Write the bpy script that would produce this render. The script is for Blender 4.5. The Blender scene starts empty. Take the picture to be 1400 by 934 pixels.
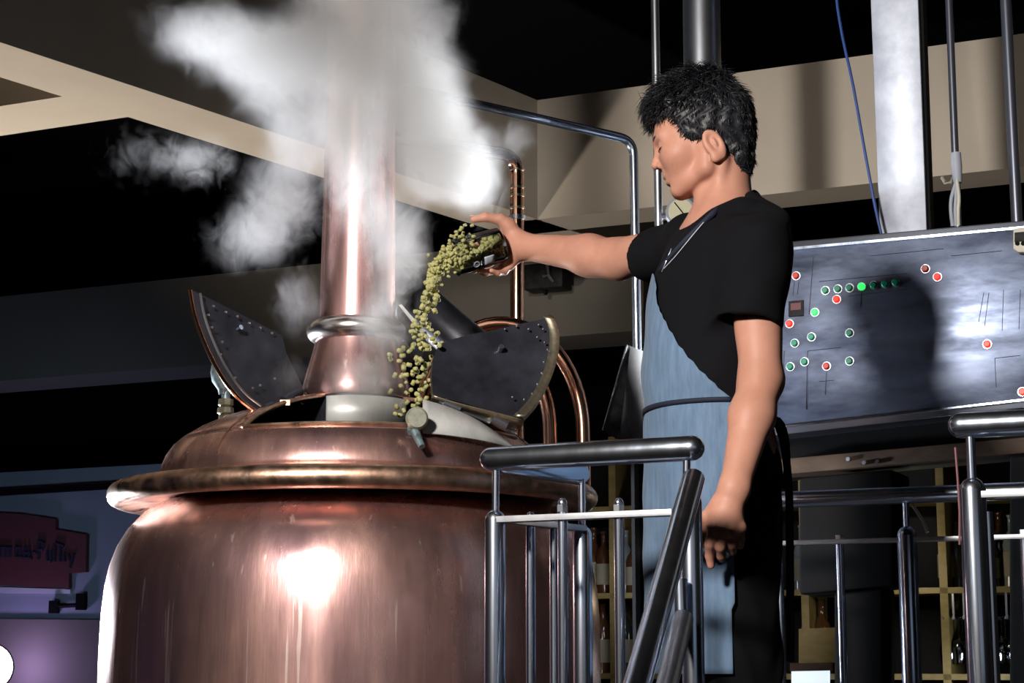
import bpy, bmesh, math, random
import numpy as np
from mathutils import Vector, Matrix

# ------------------------------------------------------------------ camera, world, lights, exposure
SC = bpy.context.scene
COL = SC.collection
F_PX, W_PX, H_PX = 2500.0, 1400.0, 934.0
PITCH = math.atan(443.0 / F_PX)
CAM = np.array([0.0, 0.0, 1.5])
_fw = np.array([0, math.cos(PITCH), math.sin(PITCH)])
_up = np.array([0, -math.sin(PITCH), math.cos(PITCH)])
_rt = np.array([1.0, 0, 0])

def ray(px, py):
    return _rt * ((px - W_PX / 2) / F_PX) - _up * ((py - H_PX / 2) / F_PX) + _fw

def at(px, py, Y):
    """the point seen at this pixel that lies at distance Y into the room"""
    d = ray(px, py)
    return CAM + d * (Y / d[1])

def atz(px, py, z):
    """the point seen at this pixel that lies at height z"""
    d = ray(px, py)
    return CAM + d * ((z - CAM[2]) / d[2])

cd = bpy.data.cameras.new('camera')
cam = bpy.data.objects.new('camera', cd)
COL.objects.link(cam)
cam.location = CAM
cam.rotation_euler = (math.pi / 2 + PITCH, 0, 0)
cd.sensor_width = 36.0
cd.lens = F_PX / W_PX * 36.0
cd.clip_end = 100
SC.camera = cam

world = bpy.data.worlds.new('world')
SC.world = world
world.use_nodes = True
world.node_tree.nodes['Background'].inputs[0].default_value = (0.55, 0.65, 1.0, 1)
world.node_tree.nodes['Background'].inputs[1].default_value = 0.006

def light(name, kind, loc, target, energy, color, **kw):
    ld = bpy.data.lights.new(name, kind)
    ld.energy = energy
    ld.color = color
    for k, v in kw.items():
        setattr(ld, k, v)
    o = bpy.data.objects.new(name, ld)
    COL.objects.link(o)
    o.location = loc
    d = Vector(target) - Vector(loc)
    o.rotation_euler = d.to_track_quat('-Z', 'Y').to_euler()
    return o

# studio flash that models the man and throws his shadow on the control panel
light('key_flash', 'SPOT', (-1.35, 0.55, 3.15), (0.42, 4.0, 2.20), 900, (1.0, 0.94, 0.88),
      spot_size=math.radians(57), spot_blend=0.80, shadow_soft_size=0.17)
# cool flash behind the kettle, low on the far side: rim light on copper, steam and wall
light('rim_flash', 'SPOT', (-1.62, 5.35, 1.62), (-0.25, 4.2, 2.3), 330, (0.80, 0.88, 1.0),
      spot_size=math.radians(100), spot_blend=0.5, shadow_soft_size=0.10)
# warm uplight that washes the undersides of the ceiling beams
light('beam_uplight', 'SPOT', (-2.3, 6.3, 1.25), (-1.5, 6.0, 3.2), 215, (1.0, 0.90, 0.78),
      spot_size=math.radians(125), spot_blend=0.5, shadow_soft_size=0.12)
# cool wash on the wall at the far corner
light('wall_wash', 'SPOT', (-2.75, 7.4, 1.15), (-2.35, 9.6, 1.75), 45, (0.50, 0.68, 1.0),
      spot_size=math.radians(95), spot_blend=0.8, shadow_soft_size=0.10)

# added violet lights stand in for lens flare on kettle and far wall
light('violet_flare_fill', 'SPOT', (-4.2, 4.4, 1.0), (-5.6, 4.3, 1.3), 55, (0.45, 0.26, 1.0),
      spot_size=math.radians(120), spot_blend=0.7, shadow_soft_size=0.1)
light('violet_flare_corner', 'POINT', tuple(at(8, 915, 10.2)), (0, 0, 0), 6, (0.62, 0.42, 1.0), shadow_soft_size=0.05)
# soft fill added behind the camera to brighten copper and rails
light('soft_fill', 'AREA', (1.6, -2.4, 2.4), (0, 4, 1.8), 3.5, (0.85, 0.90, 1.0), shape='RECTANGLE', size=3.0, size_y=1.6)
# unseen spot added behind the cabinet to whiten the steam
light('steam_fill', 'SPOT', (1.15, 5.75, 2.35), (-0.15, 4.25, 2.85), 720, (0.95, 0.97, 1.0),
      spot_size=math.radians(44), spot_blend=0.6, shadow_soft_size=0.10)

vs = SC.view_settings
vs.view_transform = 'Standard'
vs.look = 'None'
vs.gamma = 1.0
vs.use_curve_mapping = False
vs.exposure = 0.0
SC.cycles.max_bounces = 8
SC.cycles.transparent_max_bounces = 16
SC.cycles.volume_bounces = 1
SC.cycles.caustics_reflective = False
SC.cycles.caustics_refractive = False

# ------------------------------------------------------------------ helpers
random.seed(7)
RNG = np.random.default_rng(7)
PI = math.pi

def V(*a):
    return np.array(a, float)

def unit(a):
    a = np.asarray(a, float)
    return a / (np.linalg.norm(a) + 1e-12)

class MB:
    """collects shapes, in room coordinates, for one mesh"""
    def __init__(self):
        self.v, self.f, self.n = [], [], 0

    def add(self, verts, faces):
        verts = np.asarray(verts, float).reshape(-1, 3)
        self.v.append(verts)
        k = self.n
        self.f.extend([tuple(int(i) + k for i in f) for f in faces])
        self.n += len(verts)
        return self

    def box(self, c, size, ax=None):
        ax = np.eye(3) if ax is None else np.asarray(ax, float)
        s = np.asarray(size, float) / 2
        vs_ = []
        for i in (-1, 1):
            for j in (-1, 1):
                for k in (-1, 1):
                    vs_.append(np.asarray(c) + ax[0] * s[0] * i + ax[1] * s[1] * j + ax[2] * s[2] * k)
        return self.add(vs_, [(0, 1, 3, 2), (4, 6, 7, 5), (0, 4, 5, 1), (2, 3, 7, 6), (0, 2, 6, 4), (1, 5, 7, 3)])

    def tube(self, pts, r, n=16, cap=True, round_end=False):
        pts = [np.asarray(p, float) for p in pts]
        rs = list(r) if hasattr(r, '__len__') else [r] * len(pts)
        if round_end:
            t0 = unit(pts[0] - pts[1]); t1 = unit(pts[-1] - pts[-2])
            r0, r1 = rs[0], rs[-1]
            a = [(pts[0] + t0 * r0 * math.sin(q), r0 * math.cos(q)) for q in (1.5, 1.2, .8, .4)]
            b = [(pts[-1] + t1 * r1 * math.sin(q), r1 * math.cos(q)) for q in (.4, .8, 1.2, 1.5)]
            pts = [p for p, _ in a] + pts + [p for p, _ in b]
            rs = [q for _, q in a] + rs + [q for _, q in b]
        m = len(pts)
        tg = []
        for i in range(m):
            a = pts[max(i - 1, 0)]; b = pts[min(i + 1, m - 1)]
            tg.append(unit(b - a))
        ref = V(0, 0, 1) if abs(tg[0][2]) < .9 else V(1, 0, 0)
        x = unit(np.cross(tg[0], ref))
        vs_ = []
        for i in range(m):
            x = unit(x - tg[i] * np.dot(x, tg[i]))
            y = np.cross(tg[i], x)
            for k in range(n):
                q = 2 * PI * k / n
                vs_.append(pts[i] + rs[i] * (x * math.cos(q) + y * math.sin(q)))
        fs = []
        for i in range(m - 1):
            for k in range(n):
                a = i * n + k; b = i * n + (k + 1) % n
                fs.append((a, b, b + n, a + n))
        if cap:
            fs.append(tuple(range(n - 1, -1, -1)))
            fs.append(tuple(range((m - 1) * n, m * n)))
        return self.add(vs_, fs)

    def lathe(self, prof, c, n=72, a0=0.0, a1=2 * PI):
        """prof: (radius, z); angle 0 points at the camera side (-Y) and runs towards +X"""
        full = abs(a1 - a0) > 2 * PI - 1e-6
        m = n if full else n + 1
        vs_ = []
        for r, z in prof:
            for k in range(m):
                q = a0 + (a1 - a0) * k / n
                vs_.append((c[0] + r * math.sin(q), c[1] - r * math.cos(q), z))
        fs = []
        for i in range(len(prof) - 1):
            for k in range(n):
                k2 = (k + 1) % m
                fs.append((i * m + k, i * m + k2, (i + 1) * m + k2, (i + 1) * m + k))
        return self.add(vs_, fs)

    def ell(self, c, r, n=16, m=10, ax=None):
        ax = np.eye(3) if ax is None else np.asarray(ax, float)
        vs_, fs = [], []
        for i in range(m + 1):
            t = PI * i / m
            for k in range(n):
                q = 2 * PI * k / n
                l = V(math.sin(t) * math.cos(q) * r[0], math.sin(t) * math.sin(q) * r[1], math.cos(t) * r[2])
                vs_.append(np.asarray(c) + ax[0] * l[0] + ax[1] * l[1] + ax[2] * l[2])
        for i in range(m):
            for k in range(n):
                a = i * n + k; b = i * n + (k + 1) % n
                fs.append((a, a + n, b + n, b))
        return self.add(vs_, fs)

    def slab(self, poly, off):
        """a flat or gently curved outline given thickness by an offset"""
        p = [np.asarray(q, float) for q in poly]
        n = len(p)
        vs_ = p + [q + np.asarray(off) for q in p]
        fs = [tuple(range(n)), tuple(range(2 * n - 1, n - 1, -1))]
        for i in range(n):
            j = (i + 1) % n
            fs.append((i, i + n, j + n, j))
        return self.add(vs_, fs)

    def grid(self, P):
        """P: (rows, cols, 3) open surface"""
        R_, C_ = P.shape[:2]
        fs = [(i * C_ + j, i * C_ + j + 1, (i + 1) * C_ + j + 1, (i + 1) * C_ + j) for i in range(R_ - 1) for j in range(C_ - 1)]
        return self.add(P.reshape(-1, 3), fs)

    def build(self, name, mat, parent=None, smooth=35, bevel=0.0, solid=0.0, seg=2):
        vs_ = np.concatenate(self.v)
        off = wloc(parent)
        me = bpy.data.meshes.new(name)
        me.from_pydata((vs_ - off).tolist(), [], self.f)
        bm = bmesh.new(); bm.from_mesh(me)
        bmesh.ops.remove_doubles(bm, verts=bm.verts, dist=1e-6)
        bmesh.ops.recalc_face_normals(bm, faces=bm.faces)
        if bevel > 0:
            es = [e for e in bm.edges if len(e.link_faces) == 2 and e.calc_face_angle(0) > .6]
            bmesh.ops.bevel(bm, geom=es, offset=bevel, segments=seg, affect='EDGES', profile=.5)
        bm.to_mesh(me); bm.free()
        if smooth:
            me.shade_smooth()
            me.set_sharp_from_angle(angle=math.radians(smooth))
        me.materials.append(M[mat] if isinstance(mat, str) else mat)
        o = bpy.data.objects.new(name, me)
        COL.objects.link(o)
        if parent is not None:
            o.parent = parent
        if solid:
            md = o.modifiers.new('thickness', 'SOLIDIFY')
            md.thickness = solid
            md.offset = 0
        return o

_LOC = {}
def wloc(p):
    if p is None:
        return np.zeros(3)
    return np.array(p.location) + wloc(p.parent)

def thing(name, label, cat, loc, group=None):
    o = bpy.data.objects.new(name, None)
    o.empty_display_size = .05
    COL.objects.link(o)
    o.location = tuple(float(q) for q in loc)
    return tag(o, label, cat, group)

def tag(o, label=None, cat=None, group=None, kind=None):
    if label: o['label'] = label
    if cat: o['category'] = cat
    if group: o['group'] = group
    if kind: o['kind'] = kind
    return o

def arc(p0, p1, p2, n=8):
    """quadratic bend from p0 to p2 around corner p1"""
    p0, p1, p2 = map(np.asarray, (p0, p1, p2))
    return [(1 - t) ** 2 * p0 + 2 * t * (1 - t) * p1 + t * t * p2 for t in np.linspace(0, 1, n)]

def bent(pts, rad, n=7):
    """polyline with its inner corners rounded"""
    pts = [np.asarray(p, float) for p in pts]
    out = [pts[0]]
    for i in range(1, len(pts) - 1):
        a, b, c = pts[i - 1], pts[i], pts[i + 1]
        out += arc(b + unit(a - b) * rad, b, b + unit(c - b) * rad, n)
    out.append(pts[-1])
    return out

# ------------------------------------------------------------------ materials
M = {}
def mat(name, base=(.5, .5, .5), rough=.5, metal=0.0, spec=.5, noise=None, bump=None, rvar=None, emit=None, estr=0.0,
        trans=0.0, ior=1.45, sheen=0.0, sss=0.0, coat=0.0, aniso=0.0):
    """noise = (second colour, scale xyz, detail, low, high); bump = (scale xyz, strength, distance); rvar = (scale xyz, low, high)"""
    m = bpy.data.materials.new(name)
    m.use_nodes = True
    nt = m.node_tree
    b = nt.nodes['Principled BSDF']
    def I(n, v): b.inputs[n].default_value = v
    I('Base Color', (*base, 1)); I('Roughness', rough); I('Metallic', metal); I('Specular IOR Level', spec)
    I('Transmission Weight', trans); I('IOR', ior); I('Coat Weight', coat)
    I('Sheen Weight', sheen); I('Anisotropic', aniso)
    if sss:
        I('Subsurface Weight', sss); I('Subsurface Radius', (1.0, .35, .2)); I('Subsurface Scale', .006)
    if emit:
        I('Emission Color', (*emit, 1)); I('Emission Strength', estr)
    tc = nt.nodes.new('ShaderNodeTexCoord')
    def tex(scale, detail=5, rough_=.6):
        mp = nt.nodes.new('ShaderNodeMapping')
        mp.inputs['Scale'].default_value = scale
        nt.links.new(tc.outputs['Object'], mp.inputs['Vector'])
        t = nt.nodes.new('ShaderNodeTexNoise')
        t.inputs['Scale'].default_value = 1.0
        t.inputs['Detail'].default_value = detail
        t.inputs['Roughness'].default_value = rough_
        nt.links.new(mp.outputs[0], t.inputs['Vector'])
        return t
    def rng_(t, lo, hi, a, c):
        r = nt.nodes.new('ShaderNodeMapRange')
        r.inputs[1].default_value = lo; r.inputs[2].default_value = hi
        r.inputs[3].default_value = a; r.inputs[4].default_value = c
        nt.links.new(t.outputs[0], r.inputs[0])
        return r
    if noise:
        c2, scl, det, lo, hi = noise
        r = rng_(tex(scl, det), lo, hi, 0, 1)
        mx = nt.nodes.new('ShaderNodeMix'); mx.data_type = 'RGBA'
        mx.inputs[6].default_value = (*base, 1); mx.inputs[7].default_value = (*c2, 1)
        nt.links.new(r.outputs[0], mx.inputs[0])
        nt.links.new(mx.outputs[2], b.inputs['Base Color'])
    if rvar:
        scl, lo, hi = rvar
        nt.links.new(rng_(tex(scl, 6), .3, .7, lo, hi).outputs[0], b.inputs['Roughness'])
    if bump:
        scl, st, dist = bump
        bp = nt.nodes.new('ShaderNodeBump')
        bp.inputs['Strength'].default_value = st; bp.inputs['Distance'].default_value = dist
        nt.links.new(tex(scl, 4).outputs[0], bp.inputs['Height'])
        nt.links.new(bp.outputs[0], b.inputs['Normal'])
    M[name] = m
    return m

def two_lobe(name, fac, rough2):
    # old hand-polished metal: a sharp and a soft reflection together
    m = M[name]; nt = m.node_tree
    b = nt.nodes['Principled BSDF']
    g = nt.nodes.new('ShaderNodeBsdfPrincipled')
    for k in ('Base Color', 'Normal'):
        if b.inputs[k].links: nt.links.new(b.inputs[k].links[0].from_socket, g.inputs[k])
    g.inputs['Metallic'].default_value = 1; g.inputs['Roughness'].default_value = rough2
    mx = nt.nodes.new('ShaderNodeMixShader'); mx.inputs[0].default_value = fac
    nt.links.new(b.outputs[0], mx.inputs[1]); nt.links.new(g.outputs[0], mx.inputs[2])
    nt.links.new(mx.outputs[0], nt.nodes['Material Output'].inputs[0])
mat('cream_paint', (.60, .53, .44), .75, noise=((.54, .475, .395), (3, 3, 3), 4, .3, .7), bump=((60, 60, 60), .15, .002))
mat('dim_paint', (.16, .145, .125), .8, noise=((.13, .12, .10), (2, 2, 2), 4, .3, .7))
mat('black_ceiling', (.003, .003, .0035), .95, spec=.1)
mat('dark_floor', (.05, .048, .045), .55, noise=((.03, .03, .03), (3, 3, 3), 5, .3, .7))
mat('grey_wall', (.05, .05, .055), .8, noise=((.035, .035, .04), (2, 2, 2), 4, .3, .7))
mat('blue_wall', (.30, .34, .40), .75, noise=((.25, .29, .34), (2, 2, 2), 4, .3, .7))
mat('copper', (.82, .50, .43), .36, 1.0, noise=((.50, .29, .26), (16, 16, 1.5), 9, .38, .66), rvar=((14, 14, 2.0), .20, .32),
    bump=((70, 70, 2.0), .08, .003))
def patina(name, col, scale, lo, hi, amount):
    m = M[name]; nt = m.node_tree
    b = nt.nodes['Principled BSDF']
    src = b.inputs['Base Color'].links[0].from_socket
    tc = nt.nodes.new('ShaderNodeTexCoord'); mp = nt.nodes.new('ShaderNodeMapping'); mp.inputs['Scale'].default_value = scale
    t = nt.nodes.new('ShaderNodeTexNoise'); t.inputs['Scale'].default_value = 1; t.inputs['Detail'].default_value = 7
    r = nt.nodes.new('ShaderNodeMapRange'); r.inputs[1].default_value = lo; r.inputs[2].default_value = hi; r.inputs[4].default_value = amount
    mx = nt.nodes.new('ShaderNodeMix'); mx.data_type = 'RGBA'; mx.inputs[7].default_value = (*col, 1)
    nt.links.new(tc.outputs['Object'], mp.inputs[0]); nt.links.new(mp.outputs[0], t.inputs['Vector']); nt.links.new(t.outputs[0], r.inputs[0])
    nt.links.new(r.outputs[0], mx.inputs[0]); nt.links.new(src, mx.inputs[6]); nt.links.new(mx.outputs[2], b.inputs['Base Color'])
patina('copper', (.36, .22, .24), (4.5, 4.5, 2.2), .46, .66, .75)       # dull plum patina in patches
patina('copper', (.90, .72, .66), (55, 55, 1.6), .665, .70, .8)          # bright run marks and scratches
two_lobe('copper', .20, .58)
mat('copper_bright', (.86, .50, .34), .17, 1.0, noise=((.66, .32, .18), (12, 12, 12), 5, .4, .7))
mat('copper_aged', (.62, .38, .27), .34, 1.0, noise=((.34, .24, .17), (26, 26, 16), 8, .42, .66), rvar=((20, 20, 20), .25, .5),
    bump=((90, 90, 90), .12, .003))
mat('steel', (.50, .60, .78), .18, 1.0, rvar=((30, 30, 4), .14, .23))
two_lobe('steel', .07, .45)
mat('bright_sheet', (.62, .62, .60), .42, .25, noise=((.46, .46, .45), (22, 22, 8), 6, .35, .7))
mat('flat_steel', (.66, .67, .70), .38, .45, noise=((.50, .51, .54), (24, 24, 24), 6, .35, .7))
mat('galvanised', (.52, .56, .64), .48, .35, noise=((.28, .30, .36), (7, 7, 7), 7, .35, .68))
mat('steel_dull', (.50, .52, .56), .34, 1.0, noise=((.36, .38, .42), (20, 20, 6), 6, .35, .7))
mat('steel_worn', (.55, .56, .58), .42, 1.0, noise=((.36, .37, .40), (16, 16, 3), 7, .35, .68), bump=((120, 120, 20), .08, .002))
mat('pewter', (.70, .66, .62), .26, 1.0, noise=((.52, .46, .42), (18, 18, 18), 6, .35, .7))
mat('panel_steel', (.21, .25, .35), .33, 1.0, noise=((.07, .085, .13), (4, 4, 11), 8, .36, .66), rvar=((6, 6, 22), .34, .58))
mat('panel_edge', (.42, .46, .55), .3, 1.0)
mat('hatch_black', (.014, .015, .021), .42, .3, noise=((.034, .036, .050), (12, 12, 12), 7, .4, .7), bump=((90, 90, 90), .12, .002))
mat('black_gloss', (.005, .005, .006), .6, spec=.25, noise=((.02, .02, .022), (30, 30, 30), 5, .4, .7))
mat('black_matte', (.0035, .0035, .004), .75, spec=.2)
mat('brass_aged', (.46, .40, .28), .36, 1.0, noise=((.25, .25, .20), (60, 60, 60), 6, .4, .7))
mat('verdigris', (.20, .28, .30), .45, .5, noise=((.10, .12, .13), (70, 70, 70), 6, .4, .65))
mat('wood_dark', (.10, .060, .035), .65, noise=((.05, .032, .02), (3, 30, 30), 6, .35, .7))
mat('blue_cable', (.015, .05, .20), .45)
mat('grey_tape', (.40, .43, .50), .55)
mat('conduit', (.16, .17, .21), .35, .8)
mat('beige_plastic', (.62, .60, .50), .5)
mat('red_button', (.55, .02, .015), .3)
mat('green_button', (.01, .26, .15), .3)
mat('red_lit', (.6, .02, .01), .4, emit=(1, .02, .01), estr=1.6)
mat('green_lit', (.02, .5, .1), .4, emit=(.03, 1, .12), estr=1.3)
mat('dial_face', (.50, .48, .33), .5)
mat('sign_red', (.14, .045, .05), .6)
mat('sign_ink', (.03, .025, .05), .6)
mat('white_paint', (.62, .64, .68), .6)
mat('shelf_wood', (.26, .20, .07), .5, noise=((.18, .14, .05), (4, 30, 30), 5, .35, .7))
mat('bottle_dark', (.02, .03, .025), .12, coat=.3)
mat('bottle_brown', (.07, .03, .012), .12, coat=.3)
mat('bottle_pale', (.20, .24, .26), .12, coat=.3)
mat('paper_label', (.30, .28, .22), .7)
def clear(name, tint, fac):
    m = bpy.data.materials.new(name); m.use_nodes = True
    nt = m.node_tree; nt.nodes.remove(nt.nodes['Principled BSDF'])
    tr = nt.nodes.new('ShaderNodeBsdfTransparent'); tr.inputs[0].default_value = (*tint, 1)
    gl = nt.nodes.new('ShaderNodeBsdfGlossy'); gl.inputs['Roughness'].default_value = .05
    fr = nt.nodes.new('ShaderNodeFresnel'); fr.inputs[0].default_value = fac
    mx = nt.nodes.new('ShaderNodeMixShader')
    nt.links.new(fr.outputs[0], mx.inputs[0]); nt.links.new(tr.outputs[0], mx.inputs[1]); nt.links.new(gl.outputs[0], mx.inputs[2])
    nt.links.new(mx.outputs[0], nt.nodes['Material Output'].inputs[0])
    M[name] = m
clear('clear_cup', (.95, .96, .96), 1.35)
clear('wine_glass', (.80, .84, .90), 1.9)
mat('lamp_core', (1, 1, 1), .5, emit=(.92, .92, 1.0), estr=7.0)
mat('bar_glow', (1, 1, 1), .5, emit=(.75, .87, 1.0), estr=1.0)
mat('hop_green', (.30, .29, .10), .8, noise=((.44, .41, .19), (40, 40, 40), 4, .35, .7), bump=((200, 200, 200), .3, .002))
mat('chute_copper', (.12, .065, .05), .45, .6, noise=((.02, .02, .024), (14, 14, 14), 6, .35, .65))
# ------------------------------------------------------------------ the room
U = unit(V(-5600, F_PX / math.cos(PITCH), 0))          # beams that run back to the left
VV = unit(V(1885, F_PX / math.cos(PITCH), 0))          # beams that run back to the right
UN = -U                                                # towards the right, coming nearer
NU = unit(V(U[1], -U[0], 0));  NU = NU if NU[1] < 0 else -NU      # out of a U face, to the viewer
NV = unit(V(VV[1], -VV[0], 0)); NV = NV if NV[1] < 0 else -NV

def struct(mb, name, m, label=None, **kw):
    return tag(mb.build(name, m, **kw), label, kind='structure')

struct(MB().box((0, 4.5, -.05), (13, 16, .1)), 'floor', 'dark_floor', 'dark concrete floor of the brewery hall')
struct(MB().box((0, 4.5, 4.25), (13, 16, .1)), 'ceiling', 'black_ceiling', 'black painted ceiling above the beams')
struct(MB().box((-5.6, 4.5, 2.1), (.1, 16, 4.2)), 'wall_left', 'grey_wall', 'plain grey side wall')
struct(MB().box((5.6, 4.5, 2.1), (.1, 16, 4.2)), 'wall_right', 'grey_wall', 'plain grey side wall beyond the control panel')
struct(MB().box((0, -3.2, 2.1), (11.2, .1, 4.2)), 'wall_front', 'grey_wall', 'grey wall facing the kettle')

K = at(735, 300, 7.0)
ZB = K[2]
ZT = at(735, 137, 7.0)[2]
def beam_bottom(poly, name, z1, m='cream_paint', z0=None, label=None):
    z0 = ZB if z0 is None else z0
    return struct(MB().slab([V(p[0], p[1], z0) for p in poly], V(0, 0, z1 - z0)), name, m, label, smooth=0)

wB = abs(np.dot((atz(175, 160, ZB) - K)[:2], NV[:2]))
PB1 = [K - VV * 7.5, K + VV * 1.4, K + VV * 1.4 - NV * wB, K - VV * 7.5 - NV * wB]
beam_bottom(PB1, 'trim_1', ZT, label='cream ceiling beam running back above the kettle')
beam_bottom([K + U * .15, K + UN * 7.5, K + UN * 7.5 - NU * .22, K + U * .15 - NU * .22], 'trim_2', ZT, label='cream ceiling beam behind the man and the control panel')
a3, b3 = atz(175, 160, ZB), atz(85, 132, ZB)
beam_bottom([a3, a3 + U * 5, b3 + U * 5, b3], 'trim_3', ZT, label='cream cross beam branching from the long ceiling beam')
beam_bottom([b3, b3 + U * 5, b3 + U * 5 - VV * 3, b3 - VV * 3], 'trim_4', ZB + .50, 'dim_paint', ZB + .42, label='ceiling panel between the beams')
# band of wall above the far recess, and the wall below it
q0 = at(0, 521, 9.5); zt5 = at(0, 405, 9.5)[2]
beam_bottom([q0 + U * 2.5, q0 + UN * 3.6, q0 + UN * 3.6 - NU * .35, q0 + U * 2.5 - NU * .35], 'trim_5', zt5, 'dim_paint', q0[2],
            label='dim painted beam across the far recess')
w0 = q0 - NU * .9
struct(MB().box(w0 * V(1, 1, 0) + UN * 1.0 + V(0, 0, 1.3), (9.5, .1, 2.6), (U, NU, V(0, 0, 1))), 'wall_back', 'blue_wall',
       'blue grey wall of the far recess with a red sign')
struct(MB().box(w0 * V(1, 1, 0) + UN * 1.0 - NU * .4 + V(0, 0, 3.4), (9.5, .1, 1.7), (U, NU, V(0, 0, 1))), 'wall_back_upper', 'black_ceiling',
       'black wall above the far beam')
def onwall(px, py, off=0.0):
    """pixel -> point on the far wall, off metres in front of it"""
    d = ray(px, py)
    p0 = w0 + NU * (.05 + off)
    t = np.dot(p0 - CAM, NU) / np.dot(d, NU)
    return CAM + d * t
def wall_poly(pts, off, th):
    return MB().slab([onwall(x, y, off) for x, y in pts], NU * th)

# dark rail and ledge on that wall
struct(wall_poly([(-60, 674), (172, 660), (172, 668), (-60, 682)], 0, .04), 'trim_6', 'black_matte', 'black picture rail on the far wall', smooth=0)
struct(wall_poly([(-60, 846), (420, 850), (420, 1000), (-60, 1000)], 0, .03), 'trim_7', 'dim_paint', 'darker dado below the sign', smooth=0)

# the raised deck the man stands on
ZD = 1.06
deck = [at(640, 900, 3.36), at(640, 900, 3.36) + UN * 3.4, at(640, 900, 3.36) + UN * 3.4 + V(0, 2.6, 0), V(.30, 5.6, 0), V(.30, 3.86, 0)]
dk = struct(MB().slab([V(p[0], p[1], ZD - .06) for p in deck], V(0, 0, .06)), 'floor_deck', 'steel_dull', 'raised steel deck beside the kettle', smooth=0)
for i, (x, y) in enumerate([(.15, 3.65), (2.6, 2.7), (.5, 5.3), (2.6, 4.7)]):
    MB().box((x, y, .5), (.07, .07, 1.0)).build('deck_leg', 'steel_dull', dk)
for i in range(5):
    b = at(935, 660, 3.06)
    s = b * V(1, 1, 0) + NU * (.14 + .26 * i) + UN * .45
    MB().box(s + V(0, 0, ZD - .2 * (i + 1)), (.9, .26, .03), (UN, NU, V(0, 0, 1))).build('stair_tread', 'steel_dull', dk)
# ------------------------------------------------------------------ the copper brew kettle
YK = 4.30
KX = at(485, 683, YK)[0]
KC = V(KX, YK, 0)
def kr(px, y=683):                    # pixels off the axis -> metres
    return (at(485 + px, y, YK) - at(485, y, YK))[0]
def kz(y):                            # pixel row on the axis plane -> height
    return at(485, y, YK)[2]

kettle = thing('brew_kettle', 'large copper brew kettle with domed lid, rolled rim and tall chimney', 'brew kettle', (KX, YK, 0))
body = [(kr(334), .05), (kr(334), kz(1000)), (kr(334), kz(900)), (kr(333), kz(845)), (kr(330), kz(805)), (kr(325), kz(778)), (kr(316), kz(752)),
        (kr(302), kz(728)), (kr(284), kz(708)), (kr(268), kz(697)), (kr(254), kz(691)), (kr(246), kz(684))]
MB().lathe([(0.0, .05)] + body, KC, 128).build('body', 'copper', kettle, smooth=60)
MB().lathe([(kr(300), 0), (kr(300), .06), (kr(334) + .012, .06), (kr(334) + .012, .12), (kr(334), .13)], KC, 96).build('base_ring', 'steel_dull', kettle)
# rolled rim: a tube lip on a dished flange
tz, tr = kz(683), kr(15)
rim = [(kr(246), kz(689)), (kr(290), kz(693))]
for k in range(13):
    q = -PI * .62 + (PI * 1.36) * k / 12
    rim.append((kr(317) + tr * math.cos(q), tz + tr * math.sin(q)))
rim += [(kr(290), kz(668)), (kr(262), kz(664)), (kr(246), kz(660))]
MB().lathe(rim, KC, 128).build('rim', 'copper_aged', kettle, smooth=60)
# dome, with an opening cut in the part that faces the deck
dome_px = [(264, 668), (264, 655), (261, 645), (255, 630), (246, 617), (232, 605), (212, 593), (186, 581), (158, 571), (128, 562), (100, 556), (76, 551)]
A0, A1 = math.radians(-31), math.radians(66)
R_OUT, R_IN = kr(240), kr(74)
dome = [(kr(p), kz(y)) for p, y in dome_px]
def dome_z(r):
    rr = [d[0] for d in dome][::-1]; zz = [d[1] for d in dome][::-1]
    return float(np.interp(r, rr, zz))
low = [d for d in dome if d[0] > R_OUT + .004] + [(R_OUT, dome_z(R_OUT))]
high = [(R_OUT, dome_z(R_OUT))] + [d for d in dome if d[0] < R_OUT - .004]
mb = MB().lathe(low, KC, 128)
mb.lathe(high, KC, 96, A1, A0 + 2 * PI)
d_ = mb.build('dome', 'copper', kettle, smooth=60, solid=.004)
# brass-edged frame round the opening
fr = MB()
fr.tube([KC + V(R_OUT * math.sin(a), -R_OUT * math.cos(a), dome_z(R_OUT) + .003) for a in np.linspace(A0, A1, 40)], .0055, 8)
for a in (A0, A1):
    fr.tube([KC + V(r * math.sin(a), -r * math.cos(a), dome_z(r) + .003) for r in np.linspace(R_IN, R_OUT, 14)], .0055, 8)
fr.build('hatch_frame', 'copper_aged', kettle)
for a in (math.radians(-36.5), math.radians(71)):
    MB().tube([KC + V(r * math.sin(a), -r * math.cos(a), dome_z(r) + .001) for r in np.linspace(R_IN + .05, kr(261), 18)], .004, 6).build('dome_seam', 'copper_aged', d_)
# dark wort surface and inner wall behind the hatch
MB().lathe([(0, kz(640)), (kr(238), kz(640))], KC, 64).build('wort', 'black_gloss', kettle)
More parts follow.
